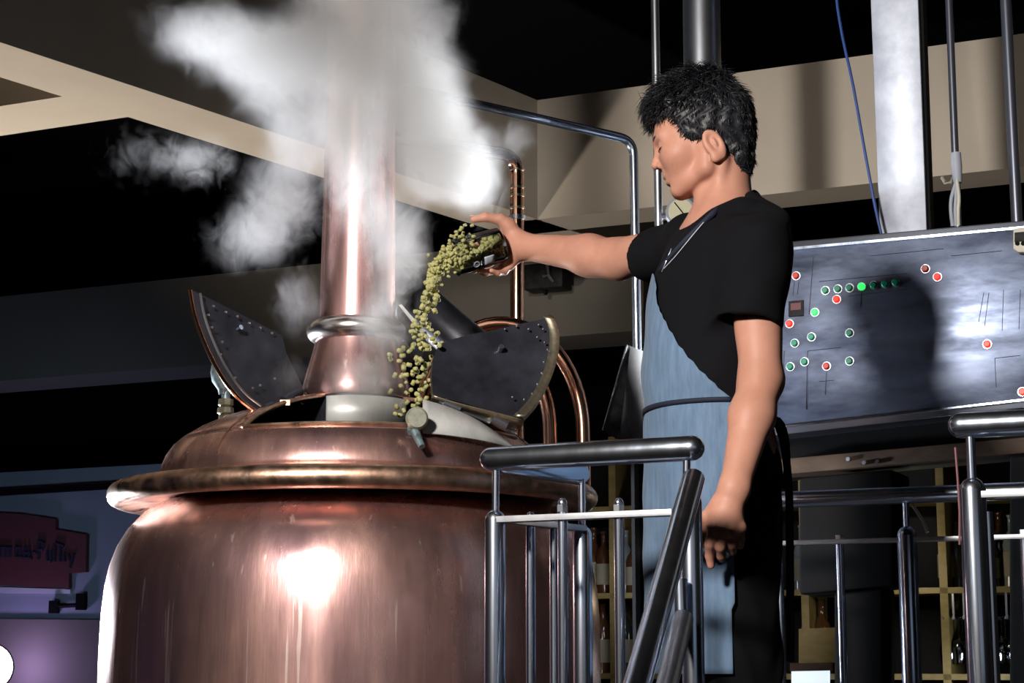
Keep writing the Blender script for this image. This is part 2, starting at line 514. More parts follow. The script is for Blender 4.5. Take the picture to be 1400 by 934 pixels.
# chimney: collar, skirt, ring and pipe
MB().lathe([(kr(72), kz(600)), (kr(72), kz(541)), (kr(69), kz(538))], KC, 64).build('inner_collar', 'hatch_black', kettle)
MB().lathe([(kr(75), kz(590)), (kr(75), kz(551))], KC, 40, math.radians(-27), math.radians(70)).build('collar_plate', 'bright_sheet', kettle, solid=.004)
ch = kettle
MB().lathe([(kr(74), kz(548)), (kr(75), kz(545)), (kr(74), kz(530)), (kr(69), kz(510)), (kr(63), kz(490)), (kr(59), kz(474)), (kr(57), kz(462))], KC, 72).build('chimney_skirt', 'copper', kettle, smooth=60)
ring = [(kr(53) + kr(17) * math.cos(q), kz(455) + kr(15.5) * math.sin(q)) for q in np.linspace(-PI * .62, PI * .62, 14)]
MB().lathe(ring, KC, 72).build('chimney_ring', 'pewter', kettle, smooth=70)
MB().lathe([(kr(53), kz(450)), (kr(52.5), kz(425)), (kr(50), kz(240)), (kr(48), kz(60)), (kr(46), kz(-150)), (kr(46), 4.2)], KC, 72).build('chimney_pipe', 'copper', kettle, smooth=60)

def plate(name, outline, thick, m, parent, bulge=0.0, rings=5):
    """a hatch door: outline of room points, swelling out of its own plane"""
    P = np.array(outline)
    c = P.mean(0)
    n = np.zeros(3)
    for i in range(len(P)):
        n += np.cross(P[i] - c, P[(i + 1) % len(P)] - c)
    n = unit(n)
    if n[1] > 0: n = -n
    mb = MB()
    vs_, fs = [], []
    k = len(P)
    for t in np.linspace(1, 0.12, rings):
        for p in P:
            vs_.append(c + (p - c) * t + n * bulge * (1 - t * t))
    for i in range(rings - 1):
        for j in range(k):
            fs.append((i * k + j, i * k + (j + 1) % k, (i + 1) * k + (j + 1) % k, (i + 1) * k + j))
    fs.append(tuple(range((rings - 1) * k, rings * k)))
    m0 = len(vs_)
    vs_ += [v - n * thick for v in vs_]
    fs += [tuple(i + m0 for i in f)[::-1] for f in fs]
    for j in range(k):
        fs.append((j, (j + 1) % k, (j + 1) % k + m0, j + m0))
    mb.add(vs_, fs)
    return mb.build(name, m, parent, smooth=40), n, c

def smooth_line(pts, n):
    pts = np.array(pts, float)
    d = np.r_[0, np.cumsum(np.linalg.norm(np.diff(pts, axis=0), axis=1))]
    # catmull-rom through the points
    out = []
    for s in np.linspace(0, d[-1], n):
        i = min(max(np.searchsorted(d, s) - 1, 0), len(pts) - 2)
        t = (s - d[i]) / (d[i + 1] - d[i])
        p0, p1, p2, p3 = pts[max(i - 1, 0)], pts[i], pts[i + 1], pts[min(i + 2, len(pts) - 1)]
        out.append(.5 * (2 * p1 + (p2 - p0) * t + (2 * p0 - 5 * p1 + 4 * p2 - p3) * t * t + (3 * p1 - p0 - 3 * p2 + p3) * t ** 3))
    return np.array(out)

# -- hatch door swung up beside the chimney, far side
def yl(px, py):      # the door's plane: leans away towards its top
    return 4.06 + (562 - py) * .0006 + (px - 350) * .0016
def pl(pts): return [at(x, y, yl(x, y)) for x, y in pts]
edge_l = smooth_line(pl([(261, 396), (266, 425), (276, 456), (291, 490), (309, 521), (330, 546), (353, 563)]), 22)
rest_l = pl([(375, 553), (400, 540), (414, 529), (402, 505), (391, 482), (386, 459), (350, 440), (300, 415)])
hl, n_, c_ = plate('hatch_door', list(edge_l) + rest_l, .012, 'hatch_black', kettle, -.012)
hl['label'] = 'black fan-shaped hatch door with copper edge, tilted up beside the chimney'
MB().tube(list(edge_l + n_ * -.004), .0050, 8).build('copper_edge', 'copper_bright', hl)
inn = edge_l * .93 + c_ * .07
MB().tube(list(inn + n_ * .004 + V(.012, 0, .0)), .0028, 8).build('inner_bead', 'steel_dull', hl)
bolt_px = [(288, 421), (305, 429), (321, 435), (337, 444), (352, 450), (368, 458), (281, 433), (286, 450), (298, 487), (300, 470), (318, 519), (342, 533), (352, 529), (372, 520)]
for x, y in bolt_px:
    p = at(x, y, yl(x, y)) + n_ * .010
    MB().ell(p, (.0032, .0032, .0032), 8, 5).build('rivet', 'steel_dull', hl)
MB().tube([at(324, 451, yl(324, 451)) + n_ * .004, at(324, 451, yl(324, 451)) + n_ * .016], .006, 10).build('bolt', 'steel', hl)
hg = MB()
hg.tube([at(356, 566, 4.05), at(412, 534, 4.14)], .008, 10)
hg.tube([at(362, 560, 4.045), at(372, 556, 4.06)], .013, 10)
hg.tube([at(388, 549, 4.085), at(398, 543, 4.10)], .013, 10)
hg.build('hinge', 'hatch_black', hl)
MB().box(at(390, 551, 4.07), (.022, .012, .012)).build('hinge_block', 'copper_bright', hl)

# -- hatch door on the deck side, standing open towards the man
def yr(px, py):
    return 4.00 + (572 - py) * .0007 + (px - 600) * .0004
def pr(pts): return [at(x, y, yr(x, y)) for x, y in pts]
edge_r = smooth_line(pr([(754, 434), (762, 452), (763, 475), (758, 502), (747, 530), (732, 554), (714, 573)]), 22)
rest_r = pr([(700, 569), (665, 560), (630, 550), (592, 540), (590, 515), (592, 490), (600, 471), (618, 464), (645, 457), (685, 449), (720, 441)])
hr, nr_, cr_ = plate('hatch_door', list(edge_r) + rest_r, .018, 'hatch_black', kettle, -.018)
hr['label'] = 'black hatch door with broad worn steel edge, standing open towards the man'
E0 = edge_r + nr_ * .006
mbb = MB()
P = np.stack([E0 + unit(cr_ - edge_r[11]) * .022, E0, E0 - nr_ * .030])
mbb.grid(P)
mbb.build('edge_band', 'brass_aged', hr, solid=.003, smooth=60)
low_r = smooth_line(pr([(590, 541), (625, 552), (665, 562), (700, 571), (716, 575)]), 12)
mbb = MB(); mbb.grid(np.stack([low_r + nr_ * .004, low_r - nr_ * .030 - V(0, 0, .006)]))
mbb.build('lower_lip', 'brass_aged', hr, solid=.003)
bl = [(690, 452), (706, 448), (722, 452), (736, 446), (734, 463), (742, 452), (744, 470), (748, 480), (743, 497), (740, 512), (734, 527), (727, 540), (716, 548), (700, 545)]
for x, y in bl:
    MB().ell(at(x, y, yr(x, y)) + nr_ * .006, (.0030, .0030, .0030), 8, 5).build('rivet', 'steel_dull', hr)
MB().tube([at(685, 476, yr(685, 476)) + nr_ * -.012, at(685, 476, yr(685, 476)) + nr_ * .008], .006, 10).build('bolt', 'steel_dull', hr)
hg = MB()
hg.tube([at(600, 549, 4.03), at(705, 592, 4.08)], .006, 10)
hg.tube([at(606, 551, 4.03), at(628, 560, 4.04)], .014, 12)
hg.tube([at(672, 572, 4.05), at(692, 582, 4.06)], .014, 12)
hg.build('hinge', 'steel_dull', hr)

# bright coaming plate that closes the deck side of the opening
top = smooth_line([at(x, y, yy) for x, y, yy in [(578, 547, 3.94), (610, 556, 3.95), (645, 571, 3.97), (675, 590, 4.00), (704, 613, 4.05)]], 16)
bot = smooth_line([at(x, y, yy) for x, y, yy in [(578, 592, 3.90), (610, 595, 3.91), (645, 600, 3.94), (675, 606, 3.98), (704, 615, 4.045)]], 16)
MB().grid(np.stack([top, (top * .5 + bot * .5), bot])).build('coaming_plate', 'bright_sheet', kettle, solid=.004)['label'] = 'bright crescent steel plate at the hatch edge'

# latch on the front of the dome
mat('knob_bronze', (.34, .34, .26), .45, .4, noise=((.20, .22, .18), (60, 60, 60), 6, .4, .7))
lt = MB().tube([at(566, 580, 3.875), at(568, 592, 3.87), at(577, 611, 3.845)], [.009, .010, .007], 10).build('hatch_latch', 'verdigris', kettle)
MB().tube([at(570, 572, 3.872), at(570, 572, 3.862), at(570.5, 571.5, 3.856)], [.0235, .0245, .020], 24).build('knob', 'knob_bronze', lt)
MB().tube([at(562, 582, 3.90), at(562, 592, 3.885)], .008, 10).build('pivot', 'verdigris', lt)

# relief valve behind the far door
def zv(y): return at(309, y, 4.42)[2]
rv = MB().lathe([(.0, zv(545)), (.018, zv(546)), (.019, zv(554)), (.014, zv(556)), (.020, zv(558)), (.021, zv(565)), (.015, zv(567)), (.017, zv(569)), (.017, zv(600)), (0, zv(600))],
           at(309, 540, 4.42), 8).build('relief_valve', 'brass_aged', kettle, smooth=20)
MB().lathe([(0, at(303, 484, 4.42)[2]), (.016, at(303, 486, 4.42)[2]), (.030, at(303, 497, 4.42)[2]), (.033, at(303, 510, 4.42)[2]), (.029, at(303, 522, 4.42)[2]), (.014, at(303, 533, 4.42)[2]), (.011, at(303, 540, 4.42)[2])],
           at(306, 520, 4.42), 28).build('cap', 'verdigris', rv, smooth=70)
MB().lathe([(.010, zv(533)), (.011, zv(548))], at(309, 540, 4.42), 16).build('stem', 'verdigris', rv)

# feed chute behind the falling hops
fc = thing('feed_chute', 'dark slanting feed pipe with bright cut edge behind the falling hops', 'pipe', at(640, 470, 4.45))
MB().tube([at(548, 392, 4.55), at(590, 432, 4.47), at(645, 478, 4.45), at(664, 520, 4.45), at(668, 585, 4.45)], kr(33), 24).build('pipe', 'hatch_black', fc)
MB().tube([at(560, 402, 4.50), at(572, 415, 4.48)], kr(37), 24).build('collar', 'hatch_black', fc)
MB().slab([at(545, 417, 4.30), at(549, 416, 4.30), at(587, 460, 4.32), at(584, 467, 4.32)], V(0, .012, 0)).build('cut_edge', 'bright_sheet', fc, smooth=0)
MB().slab([at(545, 418, 4.305), at(583, 466, 4.325), at(575, 500, 4.33), at(545, 450, 4.31)], V(0, .006, 0)).build('side_plate', 'hatch_black', fc, smooth=0)

# copper coil arching behind the open door
for (xl, xr_, yt, rr, lab) in ((572, 797, 442, .0195, 'outer bright copper tube arching behind the open hatch door'), (604, 752, 478, .0195, 'inner bright copper tube arching behind the open hatch door')):
    Yc = 4.98
    xm, hw = (xl + xr_) / 2, (xr_ - xl) / 2
    pts = [at(xl, 700, Yc)] + [at(xm - hw * math.cos(t), 590 - (590 - yt) * math.sin(t), Yc) for t in np.linspace(0, PI, 28)] + [at(xr_ + 2, 700, Yc)]
    tag(MB().tube(pts, rr, 16).build('copper_tube', 'copper_bright'), lab, 'pipe')
# ------------------------------------------------------------------ pipes behind the kettle
p = thing('copper_riser', 'copper pipe that bends down behind the kettle, with steel joint rings', 'pipe', at(705, 700, 5.0))
MB().tube(bent([at(455, 174, 4.71), at(707, 214, 5.02), at(707, 700, 5.02)], .055), .0195, 18).build('pipe', 'copper_bright', p)
for y in (233, 257, 268, 285):
    c = at(707, y, 5.02)
    MB().tube([c - V(0, 0, .003), c + V(0, 0, .003)], .0215, 18).build('joint_ring', 'brass_aged', p)
c = at(707, 298, 5.02)
MB().tube([c - V(0, 0, .006), c + V(0, 0, .006)], .0235, 18).build('steel_ring', 'steel_dull', p)

tag(MB().tube(bent([at(455, 98, 4.71), at(866, 192, 5.25), at(874, 640, 5.25)], .05), .0135, 16).build('steel_pipe', 'steel'),
    'thin steel pipe bending down in front of the cream beam', 'pipe')
pg = thing('gauge_pipe', 'straight steel pipe with a round gauge, rising behind the head of the man', 'pipe', at(905, 700, 4.9))
MB().tube([at(885, -640, 4.9), at(907, 700, 4.9)], .0115, 14).build('pipe', 'steel_dull', pg)
gc = at(931, 289, 4.86)
g = MB().tube([gc + V(0, .03, 0), gc], .041, 32).build('pressure_gauge', 'steel_dull', pg)
g['label'] = 'round pressure gauge with pale dial'
MB().tube([gc + V(0, .002, 0), gc + V(0, -.004, 0)], .034, 32).build('dial', 'dial_face', g)
MB().box(gc + V(-.006, -.006, .008), (.003, .002, .04), (V(.8, 0, .6), V(0, 1, 0), V(-.6, 0, .8))).build('needle', 'black_matte', g)
MB().tube([gc + V(-.01, .015, 0), at(906, 296, 4.9)], .008, 10).build('stub', 'steel_dull', g)
tag(MB().tube([at(950, -640, 5.2), at(961, 140, 5.2), at(963, 700, 5.2)], .056, 24).build('steam_duct', 'steel_dull'), 'wide round steel duct rising above the head of the man', 'duct')

# ------------------------------------------------------------------ control cabinet
P0 = at(1052, 333, 5.02)
def onpanel(px, py, off=0.0):
    d = ray(px, py)
    p0 = P0 + NU * off
    t = np.dot(p0 - CAM, NU) / np.dot(d, NU)
    return CAM + d * t
cab = thing('control_cabinet', 'steel control cabinet covered in red and green lamp buttons', 'control panel', onpanel(1240, 600) * V(1, 1, 0) + V(0, 0, ZD))
def pp(pts, off=0.0): return [onpanel(x, y, off) for x, y in pts]
MB().slab(pp([(1040, 334), (1480, 294), (1480, 549), (1040, 598)]), -NU * .22).build('housing', 'panel_edge', cab, bevel=.004)
MB().slab(pp([(1040, 345), (1480, 305), (1480, 538), (1040, 588)], .004), -NU * .01).build('face_plate', 'panel_steel', cab, bevel=.002)
MB().slab(pp([(1040, 342), (1480, 302), (1480, 305), (1040, 345.5)], .012), -NU * .012).build('edge_strip', 'steel', cab)
MB().slab(pp([(1040, 585.5), (1480, 536.5), (1480, 539), (1040, 588)], .012), -NU * .012).build('edge_strip', 'steel', cab)
BT = [(1089, 377.6, 'red_button'), (1129, 397.6, 'green_button'), (1146, 395.5, 'green_button'), (1162, 394, 'green_button'), (1178.5, 392.4, 'green_lit'),
      (1195, 390.6, 'green_button'), (1210.6, 389, 'green_button'), (1225, 387, 'green_button'), (1144.4, 409.7, 'red_lit'), (1114.6, 427.4, 'green_lit'),
      (1080, 443, 'red_lit'), (1110, 461, 'green_button'), (1087, 469.6, 'green_button'), (1162, 455.7, 'green_button'), (1081, 501.7, 'green_button'),
      (1100.4, 495, 'green_button'), (1130.5, 501, 'red_button'), (1162, 494, 'green_button'), (1282, 379, 'red_lit'), (1350, 471, 'red_lit'), (1398, 536, 'red_lit'),
      (1265.5, 368, 'red_button')]
for x, y, m in BT:
    c = onpanel(x, y, .004)
    b = MB().tube([c, c + NU * .004], .0125, 16).build('button', 'steel_dull', cab)
    MB().tube([c + NU * .003, c + NU * .010, c + NU * .013], [.0098, .0098, .007], 16).build('button_cap', m, b)
m_ = MB().slab(pp([(1078, 412), (1098, 410), (1098, 431), (1078, 433)], .012), -NU * .012).build('meter', 'black_gloss', cab)
MB().slab(pp([(1081, 415), (1095, 413.5), (1095, 423), (1081, 424.5)], .014), -NU * .003).build('meter_window', 'sign_red', m_)
s_ = MB().slab(pp([(1385, 312), (1430, 308), (1430, 344), (1392, 345), (1385, 340)], .03), -NU * .03).build('terminal_block', 'beige_plastic', cab, bevel=.004)
MB().slab(pp([(1387, 318), (1430, 314), (1430, 328), (1387, 331)], .032), -NU * .004).build('terminal_slot', 'black_gloss', s_)
for x in (1391, 1399, 1407):
    c = onpanel(x, 333, .03)
    MB().tube([c, c + NU * .003], .006, 12).build('terminal_screw', 'black_matte', s_)
random.seed(3)
def pline(a, b, w=.0016):
    MB().tube([onpanel(*a, .0045), onpanel(*b, .0045)], w / 2, 5).build('printed_line', 'sign_ink', cab)
for a, b in [((1086, 385), (1084, 403)), ((1092, 385), (1090, 403)), ((1112, 350), (1106, 430)), ((1160, 405), (1240, 396)), ((1160, 400), (1240, 391)), ((1070, 520), (1072, 480)),
             ((1104, 480), (1102, 560)), ((1104, 480), (1150, 475)), ((1178, 398), (1176, 420)), ((1130, 508), (1128, 540)), ((1120, 522), (1140, 520)), ((1345, 400), (1338, 440)),
             ((1352, 400), (1346, 446)), ((1360, 490), (1395, 486)), ((1360, 490), (1362, 530)), ((1300, 350), (1370, 343)), ((1190, 350), (1290, 340)), ((1395, 396), (1393, 450)),
             ((1372, 396), (1370, 452)), ((1120, 385), (1240, 374))]:
    pline(a, b)
# plinth under the cabinet
zc = onpanel(1240, 590)[2]
def padd(px0, px1, py0, py1, off, th, name, m, **kw):
    return MB().slab(pp([(px0, py0 - (px0 - 1240) * .09), (px1, py0 - (px1 - 1240) * .09), (px1, py1 - (px1 - 1240) * .09), (px0, py1 - (px0 - 1240) * .09)], off), -NU * th).build(name, m, cab, **kw)
padd(1050, 1480, 582, 612, -.10, .1, 'back_rail', 'black_matte')
padd(1050, 1480, 612, 634, -.03, .17, 'timber_rail', 'wood_dark', bevel=.004)
padd(1092, 1222, 640, 800, -.02, .20, 'motor_box', 'black_matte', bevel=.01)
padd(1140, 1208, 800, 1190, -.06, .14, 'pedestal', 'black_matte', bevel=.01)
padd(1380, 1460, 634, 1190, -.06, .14, 'pedestal', 'black_matte', bevel=.01)
for x, y in ((1160, 628), (1182, 633), (1200, 631)):
    c = onpanel(x, y, -.028)
    MB().tube([c, c + NU * .008], .006, 8).build('bolt', 'conduit', cab)

# ------------------------------------------------------------------ trunking and conduits that rise from the cabinet
tr_ = thing('cable_trunking', 'wide flat galvanised cable trunking rising from the control cabinet', 'cable trunking', onpanel(1232, 318))
def offp(px, py, off): return onpanel(px, py, off)
MB().slab([offp(x, y, -.10) for x, y in ((1166, -620), (1232, -620), (1267, 318), (1203, 322))], -NU * .05).build('trunk', 'galvanised', tr_, bevel=.002)
MB().slab([offp(x, y, -.12) for x, y in ((1234, -620), (1239, -620), (1273, 318), (1268, 318))], -NU * .05).build('side_flange', 'black_matte', tr_)
def conduit(px0, px1, r, off, name, lab, m, cat='conduit'):
    t = thing(name, lab, cat, offp(px1, 312, off))
    MB().tube([offp(px0 - (px1 - px0) * 1.5, -620, off), offp(px1, 312, off)], r, 14).build('pipe', m, t)
    return t
t = conduit(1295, 1310, .0105, -.12, 'taped_conduit', 'thin steel conduit with grey tape and looped wires above the cabinet', 'conduit')
MB().tube([offp(1307, 209, -.12), offp(1308, 228, -.12), offp(1309, 250, -.12)], [.0135, .0148, .0125], 14).build('tape', 'grey_tape', t)
for dx, m in ((-7, 'grey_tape'), (-1, 'grey_tape'), (3, 'beige_plastic')):
    pts = smooth_line([offp(1308, 246, -.11), offp(1308 + dx, 270, -.105), offp(1307 + dx, 288, -.105), offp(1308 + dx * .8, 309, -.115)], 12)
    MB().tube(list(pts), .0052, 8).build('wire', m, t)
conduit(1372, 1391, .0155, -.12, 'steel_conduit', 'thick dark steel conduit near the terminal block', 'conduit')
t = thing('blue_cable', 'blue cable hanging slack down to the control cabinet', 'cable', offp(1205, 320, -.04))
MB().tube(list(smooth_line([offp(1098, -620, -.06), offp(1118, -300, -.06), offp(1140, -40, -.06), offp(1150, 40, -.06), offp(1166, 115, -.055), offp(1182, 205, -.05), offp(1197, 285, -.045), offp(1205, 321, -.04)], 40)), .0042, 8).build('cable', 'blue_cable', t)
cl = thing('wall_clip', 'small pale cable clip on the beam behind the taped conduit', 'clip', at(1290, 246, 6.1))
MB().tube([at(1288, 243, 6.15), at(1292, 250, 6.12), at(1300, 250, 6.12), at(1303, 244, 6.14)], .006, 8).build('clip', 'beige_plastic', cl)

# black cover plate standing behind the man
bc = thing('equipment_cover', 'black sloping cover plate with a pale edge behind the apron', 'cover', at(850, 600, 4.75))
cv = [at(857, 472, 4.80), at(900, 488, 4.95), at(905, 600, 4.95), at(842, 600, 4.72), at(824, 588, 4.70)]
MB().slab(cv, V(.01, .015, 0)).build('plate', 'black_gloss', bc, smooth=0)
MB().tube([cv[0], cv[4]], .002, 8).build('pale_edge', 'steel', bc)
MB().tube([at(872, 600, 4.85), V(at(872, 600, 4.85)[0], 4.85, ZD)], .02, 10).build('stand', 'black_matte', bc)

# loudspeaker on the far band of wall
def onband(px, py, off=0.0):
    d = ray(px, py)
    p0 = q0 + NU * off
    return CAM + d * (np.dot(p0 - CAM, NU) / np.dot(d, NU))
sp = thing('wall_speaker', 'small black loudspeaker on a pale bracket on the far beam', 'speaker', onband(742, 378))
MB().slab([onband(x, y, .16) for x, y in ((713, 362), (769, 356), (769, 392), (713, 396))], -NU * .12).build('cabinet', 'black_gloss', sp, bevel=.01)
MB().tube([onband(748, 362, .17), onband(750, 376, .17), onband(742, 378, .17)], .008, 8).build('bracket', 'steel_dull', sp)
MB().tube([onband(750, 376, .17), onband(757, 386, .17)], .008, 8).build('bracket_arm', 'steel_dull', sp)
MB().tube([onband(746, 395, .12), onband(746, 402, .10)], .01, 8).build('mount', 'black_matte', sp)

# ------------------------------------------------------------------ railings
def railing_parts():
    pass
RA = at(672, 628, 3.31); RB = at(946, 613, 3.11)
rl = thing('railing', 'polished steel corner railing with round balusters between the kettle and the man', 'railing', V(RA[0], RA[1], ZD))
HR = .0219
MB().tube([RA, RB], HR, 24, round_end=True).build('handrail', 'steel', rl)
du = unit(RB - RA)
YA, YB = 3.31, 3.11
def yrail(px): # depth along the front rail
    return 1 / (1 / YA + (1 / YB - 1 / YA) * (px - 672) / (946 - 672))
def zat(px, py): return at(px, py, yrail(px))
bar0, bar1 = zat(680, 711), zat(922, 701)
MB().box((bar0 + bar1) / 2, (np.linalg.norm(bar1 - bar0), .030, .011), (unit(bar1 - bar0), NU, V(0, 0, 1))).build('flat_bar', 'flat_steel', rl, bevel=.001)
def down(p, z=ZD): return V(p[0], p[1], z)
def post(px, ytop, r, parent, Y=None, dome_=True, m='steel'):
    p_ = zat(px, ytop) if Y is None else at(px, ytop, Y)
    return MB().tube([down(p_), p_ - V(0, 0, r if dome_ else 0)] , r, 20, round_end=dome_).build('post', m, parent)
post(677, 697, .0190, rl)
MB().tube([zat(677.5, 704), zat(678, 640)], .0067, 12).build('stem', 'steel', rl)
post(944, 672, .0190, rl)
MB().tube([zat(938, 690), zat(939, 620)], .0067, 12).build('stem', 'steel', rl)
for px in (769, 846):
    t_ = zat(px, 700)
    b_ = MB().tube([down(t_), t_], .0091, 14).build('baluster', 'steel', rl)
    MB().tube([t_, t_ + V(0, 0, .012)], .0105, 6).build('nut', 'steel_dull', b_)
    MB().ell(t_ + V(0, 0, .015), (.0085, .0085, .010), 12, 8).build('cap', 'steel', b_)
# return leg that runs back towards the kettle
RC = RA + VV * .28
re_ = rl
MB().tube([RA + VV * .03 - V(0, 0, .004), RC - V(0, 0, .004)], HR, 20, round_end=True).build('handrail', 'steel', re_)
b0 = bar0 + VV * .03; b1 = bar0 + VV * .265
MB().box((b0 + b1) / 2, (np.linalg.norm(b1 - b0), .030, .011), (VV, NV, V(0, 0, 1))).build('flat_bar', 'flat_steel', re_, bevel=.001)
for s in (.102, .177):
    t_ = bar0 + VV * s
    b_ = MB().tube([down(t_), t_ + V(0, 0, .004)], .0091, 14).build('baluster', 'steel', re_)
    MB().ell(t_ + V(0, 0, .012), (.0085, .0085, .010), 12, 8).build('cap', 'steel', b_)
pe = bar0 + VV * .27
MB().tube([down(pe), pe - V(0, 0, .012)], .0190, 20, round_end=True).build('post', 'steel', re_)
MB().tube([pe, V(pe[0], pe[1], RC[2])], .0072, 12).build('stem', 'steel', re_)

# stair handrail running down towards the hall
s0 = at(948, 655, 3.04); s1 = at(872, 934, 2.46)
sd = s1 - s0
sr = thing('stair_rail', 'dark polished stair handrail sloping down from the railing', 'handrail', V(s0[0], s0[1], ZD))
MB().tube([s0, s0 + sd * 2.6], .0190, 24).build('handrail', 'steel', sr)
m0 = at(934, 846, 3.07); 
MB().tube([m0, m0 + sd * 1.8], .0172, 20).build('lower_rail', 'steel_dull', sr)
MB().tube([at(930, 792, 3.08), at(932, 850, 3.075)], .012, 14).build('connector', 'steel', sr)
tl = s0 + sd * 2.5
MB().tube([tl, down(tl, 0)], .0185, 16).build('newel', 'steel', sr)

# railing on the other side of the stair
R2A = at(1314, 582, 3.20); R2B = R2A + UN * 1.5
r2 = thing('railing', 'polished steel railing with thick handrail end, ahead of the control cabinet', 'railing', down(R2A))
MB().tube([R2A, R2B], .0229, 24, round_end=True).build('handrail', 'steel', r2)
def p2(px, py):
    d = ray(px, py); t = np.dot(R2A - CAM, NU) / np.dot(d, NU); return CAM + d * t
q_ = p2(1329, 655)
MB().tube([down(q_), q_ - V(0, 0, .02)], .0229, 20, round_end=True).build('post', 'steel', r2)
MB().tube([q_ - V(0, 0, .01), V(q_[0], q_[1], R2A[2])], .0085, 12).build('stem', 'steel', r2)
f0 = p2(1338, 677)
MB().box(f0 + UN * .7, (1.4, .030, .012), (UN, NU, V(0, 0, 1))).build('flat_bar', 'flat_steel', r2, bevel=.001)
w_ = at(1350, 700, 3.36)
MB().tube([down(w_), w_], .0098, 14).build('baluster', 'steel', r2)
MB().tube([at(1306, 612, 3.22), at(1309, 650, 3.21), at(1312, 700, 3.21), at(1312, 745, 3.21)], .0022, 6).build('red_wire', 'sign_red', r2)

# far railing in front of the cabinet, passing behind the man
R3 = at(1062, 684, 4.55)
r3 = thing('railing', 'steel railing behind the man, ahead of the cabinet, mostly in shadow', 'railing', down(R3))
MB().tube([R3 - UN * .25, R3 + UN * 1.9], .0205, 20, round_end=True).build('handrail', 'steel', r3)
def p3(px, py):
    d = ray(px, py); t = np.dot(R3 - CAM, NU) / np.dot(d, NU); return CAM + d * t
a_, b_ = p3(1030, 752), p3(1520, 722)
a_ = V(a_[0], a_[1], (a_[2] + b_[2]) / 2); b_ = V(b_[0], b_[1], a_[2])
MB().box((a_ + b_) / 2, (np.linalg.norm(b_ - a_), .028, .011), (UN, NU, V(0, 0, 1))).build('flat_bar', 'flat_steel', r3, bevel=.001)
for px in (1065, 1148, 1400):
    t_ = p3(px, 745); t_[2] = a_[2]
    c_ = MB().tube([down(t_), t_], .0098, 14).build('baluster', 'steel', r3)
    MB().tube([t_, t_ + V(0, 0, .016)], .0105, 6).build('nut', 'steel_dull', c_)
for px in (1240, ):
    t_ = p3(px, 738); t_[2] = a_[2] + .01
    MB().tube([down(t_), t_], .0235, 20, round_end=True).build('post', 'steel', r3)
    MB().tube([t_, V(t_[0], t_[1], R3[2])], .0075, 12).build('stem', 'steel', r3)
    MB().tube([p3(1247, 690), p3(1262, 712), p3(1268, 728)], .004, 8).build('bracket', 'steel_dull', r3)

# ------------------------------------------------------------------ back bar beyond the deck
BB = at(790, 760, 7.6)
def onbar(px, py, off=0.0):
    d = ray(px, py); t = np.dot(BB + NU * off - CAM, NU) / np.dot(d, NU); return CAM + d * t
bar = thing('back_bar', 'yellow wooden back bar shelving beyond the deck', 'shelf unit', onbar(1100, 900) * V(1, 1, 0))
ZS = [onbar(1000, y)[2] for y in (690, 812, 925)]
for z in ZS + [.9, .45]:
    c = onbar(1120, 800) * V(1, 1, 0) + V(0, 0, z)
    MB().box(c - NU * .14, (3.4, .28, .022), (UN, NU, V(0, 0, 1))).build('shelf', 'shelf_wood', bar)
for px in (838, 1100, 1290, 1420):
    c = onbar(px, 800)
    MB().box(c * V(1, 1, 0) - NU * .14 + V(0, 0, (ZS[0] + .3) / 2), (.03, .28, ZS[0] + .3), (UN, NU, V(0, 0, 1))).build('upright', 'shelf_wood', bar)
MB().box(onbar(1120, 800) * V(1, 1, 0) - NU * .30 + V(0, 0, (ZS[0] + .3) / 2), (3.4, .02, ZS[0] + .3), (UN, NU, V(0, 0, 1))).build('back_panel', 'black_matte', bar)
def bottle(px, z, off, h, r, m, lab, grp):
    c = onbar(px, 800, off) * V(1, 1, 0)
    t = thing('bottle', lab, 'bottle', c + V(0, 0, z), grp)
    MB().lathe([(0, z), (r, z), (r, z + h * .58), (r * .8, z + h * .68), (r * .36, z + h * .78), (r * .34, z + h * .96), (r * .42, z + h * .97), (r * .42, z + h), (0, z + h)], c, 14).build('glass', m, t, smooth=50)
    MB().lathe([(r * 1.02, z + h * .15), (r * 1.02, z + h * .48)], c, 14).build('paper', 'paper_label', t)
LB = {'bottle_dark': 'dark green bottle standing on the back bar shelf', 'bottle_brown': 'brown bottle standing on the back bar shelf', 'bottle_pale': 'pale glass bottle standing on the back bar shelf'}
random.seed(11)
for z, pxs in ((ZS[1] + .011, (812, 826, 856, 868, 1098, 1112, 1126, 1296, 1310, 1354, 1370, 1386)), (ZS[2] + .011, (810, 824, 854, 868, 1104, 1122))):
    for px in pxs:
        m = random.choice(list(LB))
        bottle(px, z, -.08 - random.random() * .08, random.uniform(.22, .29), random.uniform(.033, .04), m, LB[m] + (' above the hanging glasses' if z > ZS[1] else ' level with the counter light'), 'bottles on the back bar')
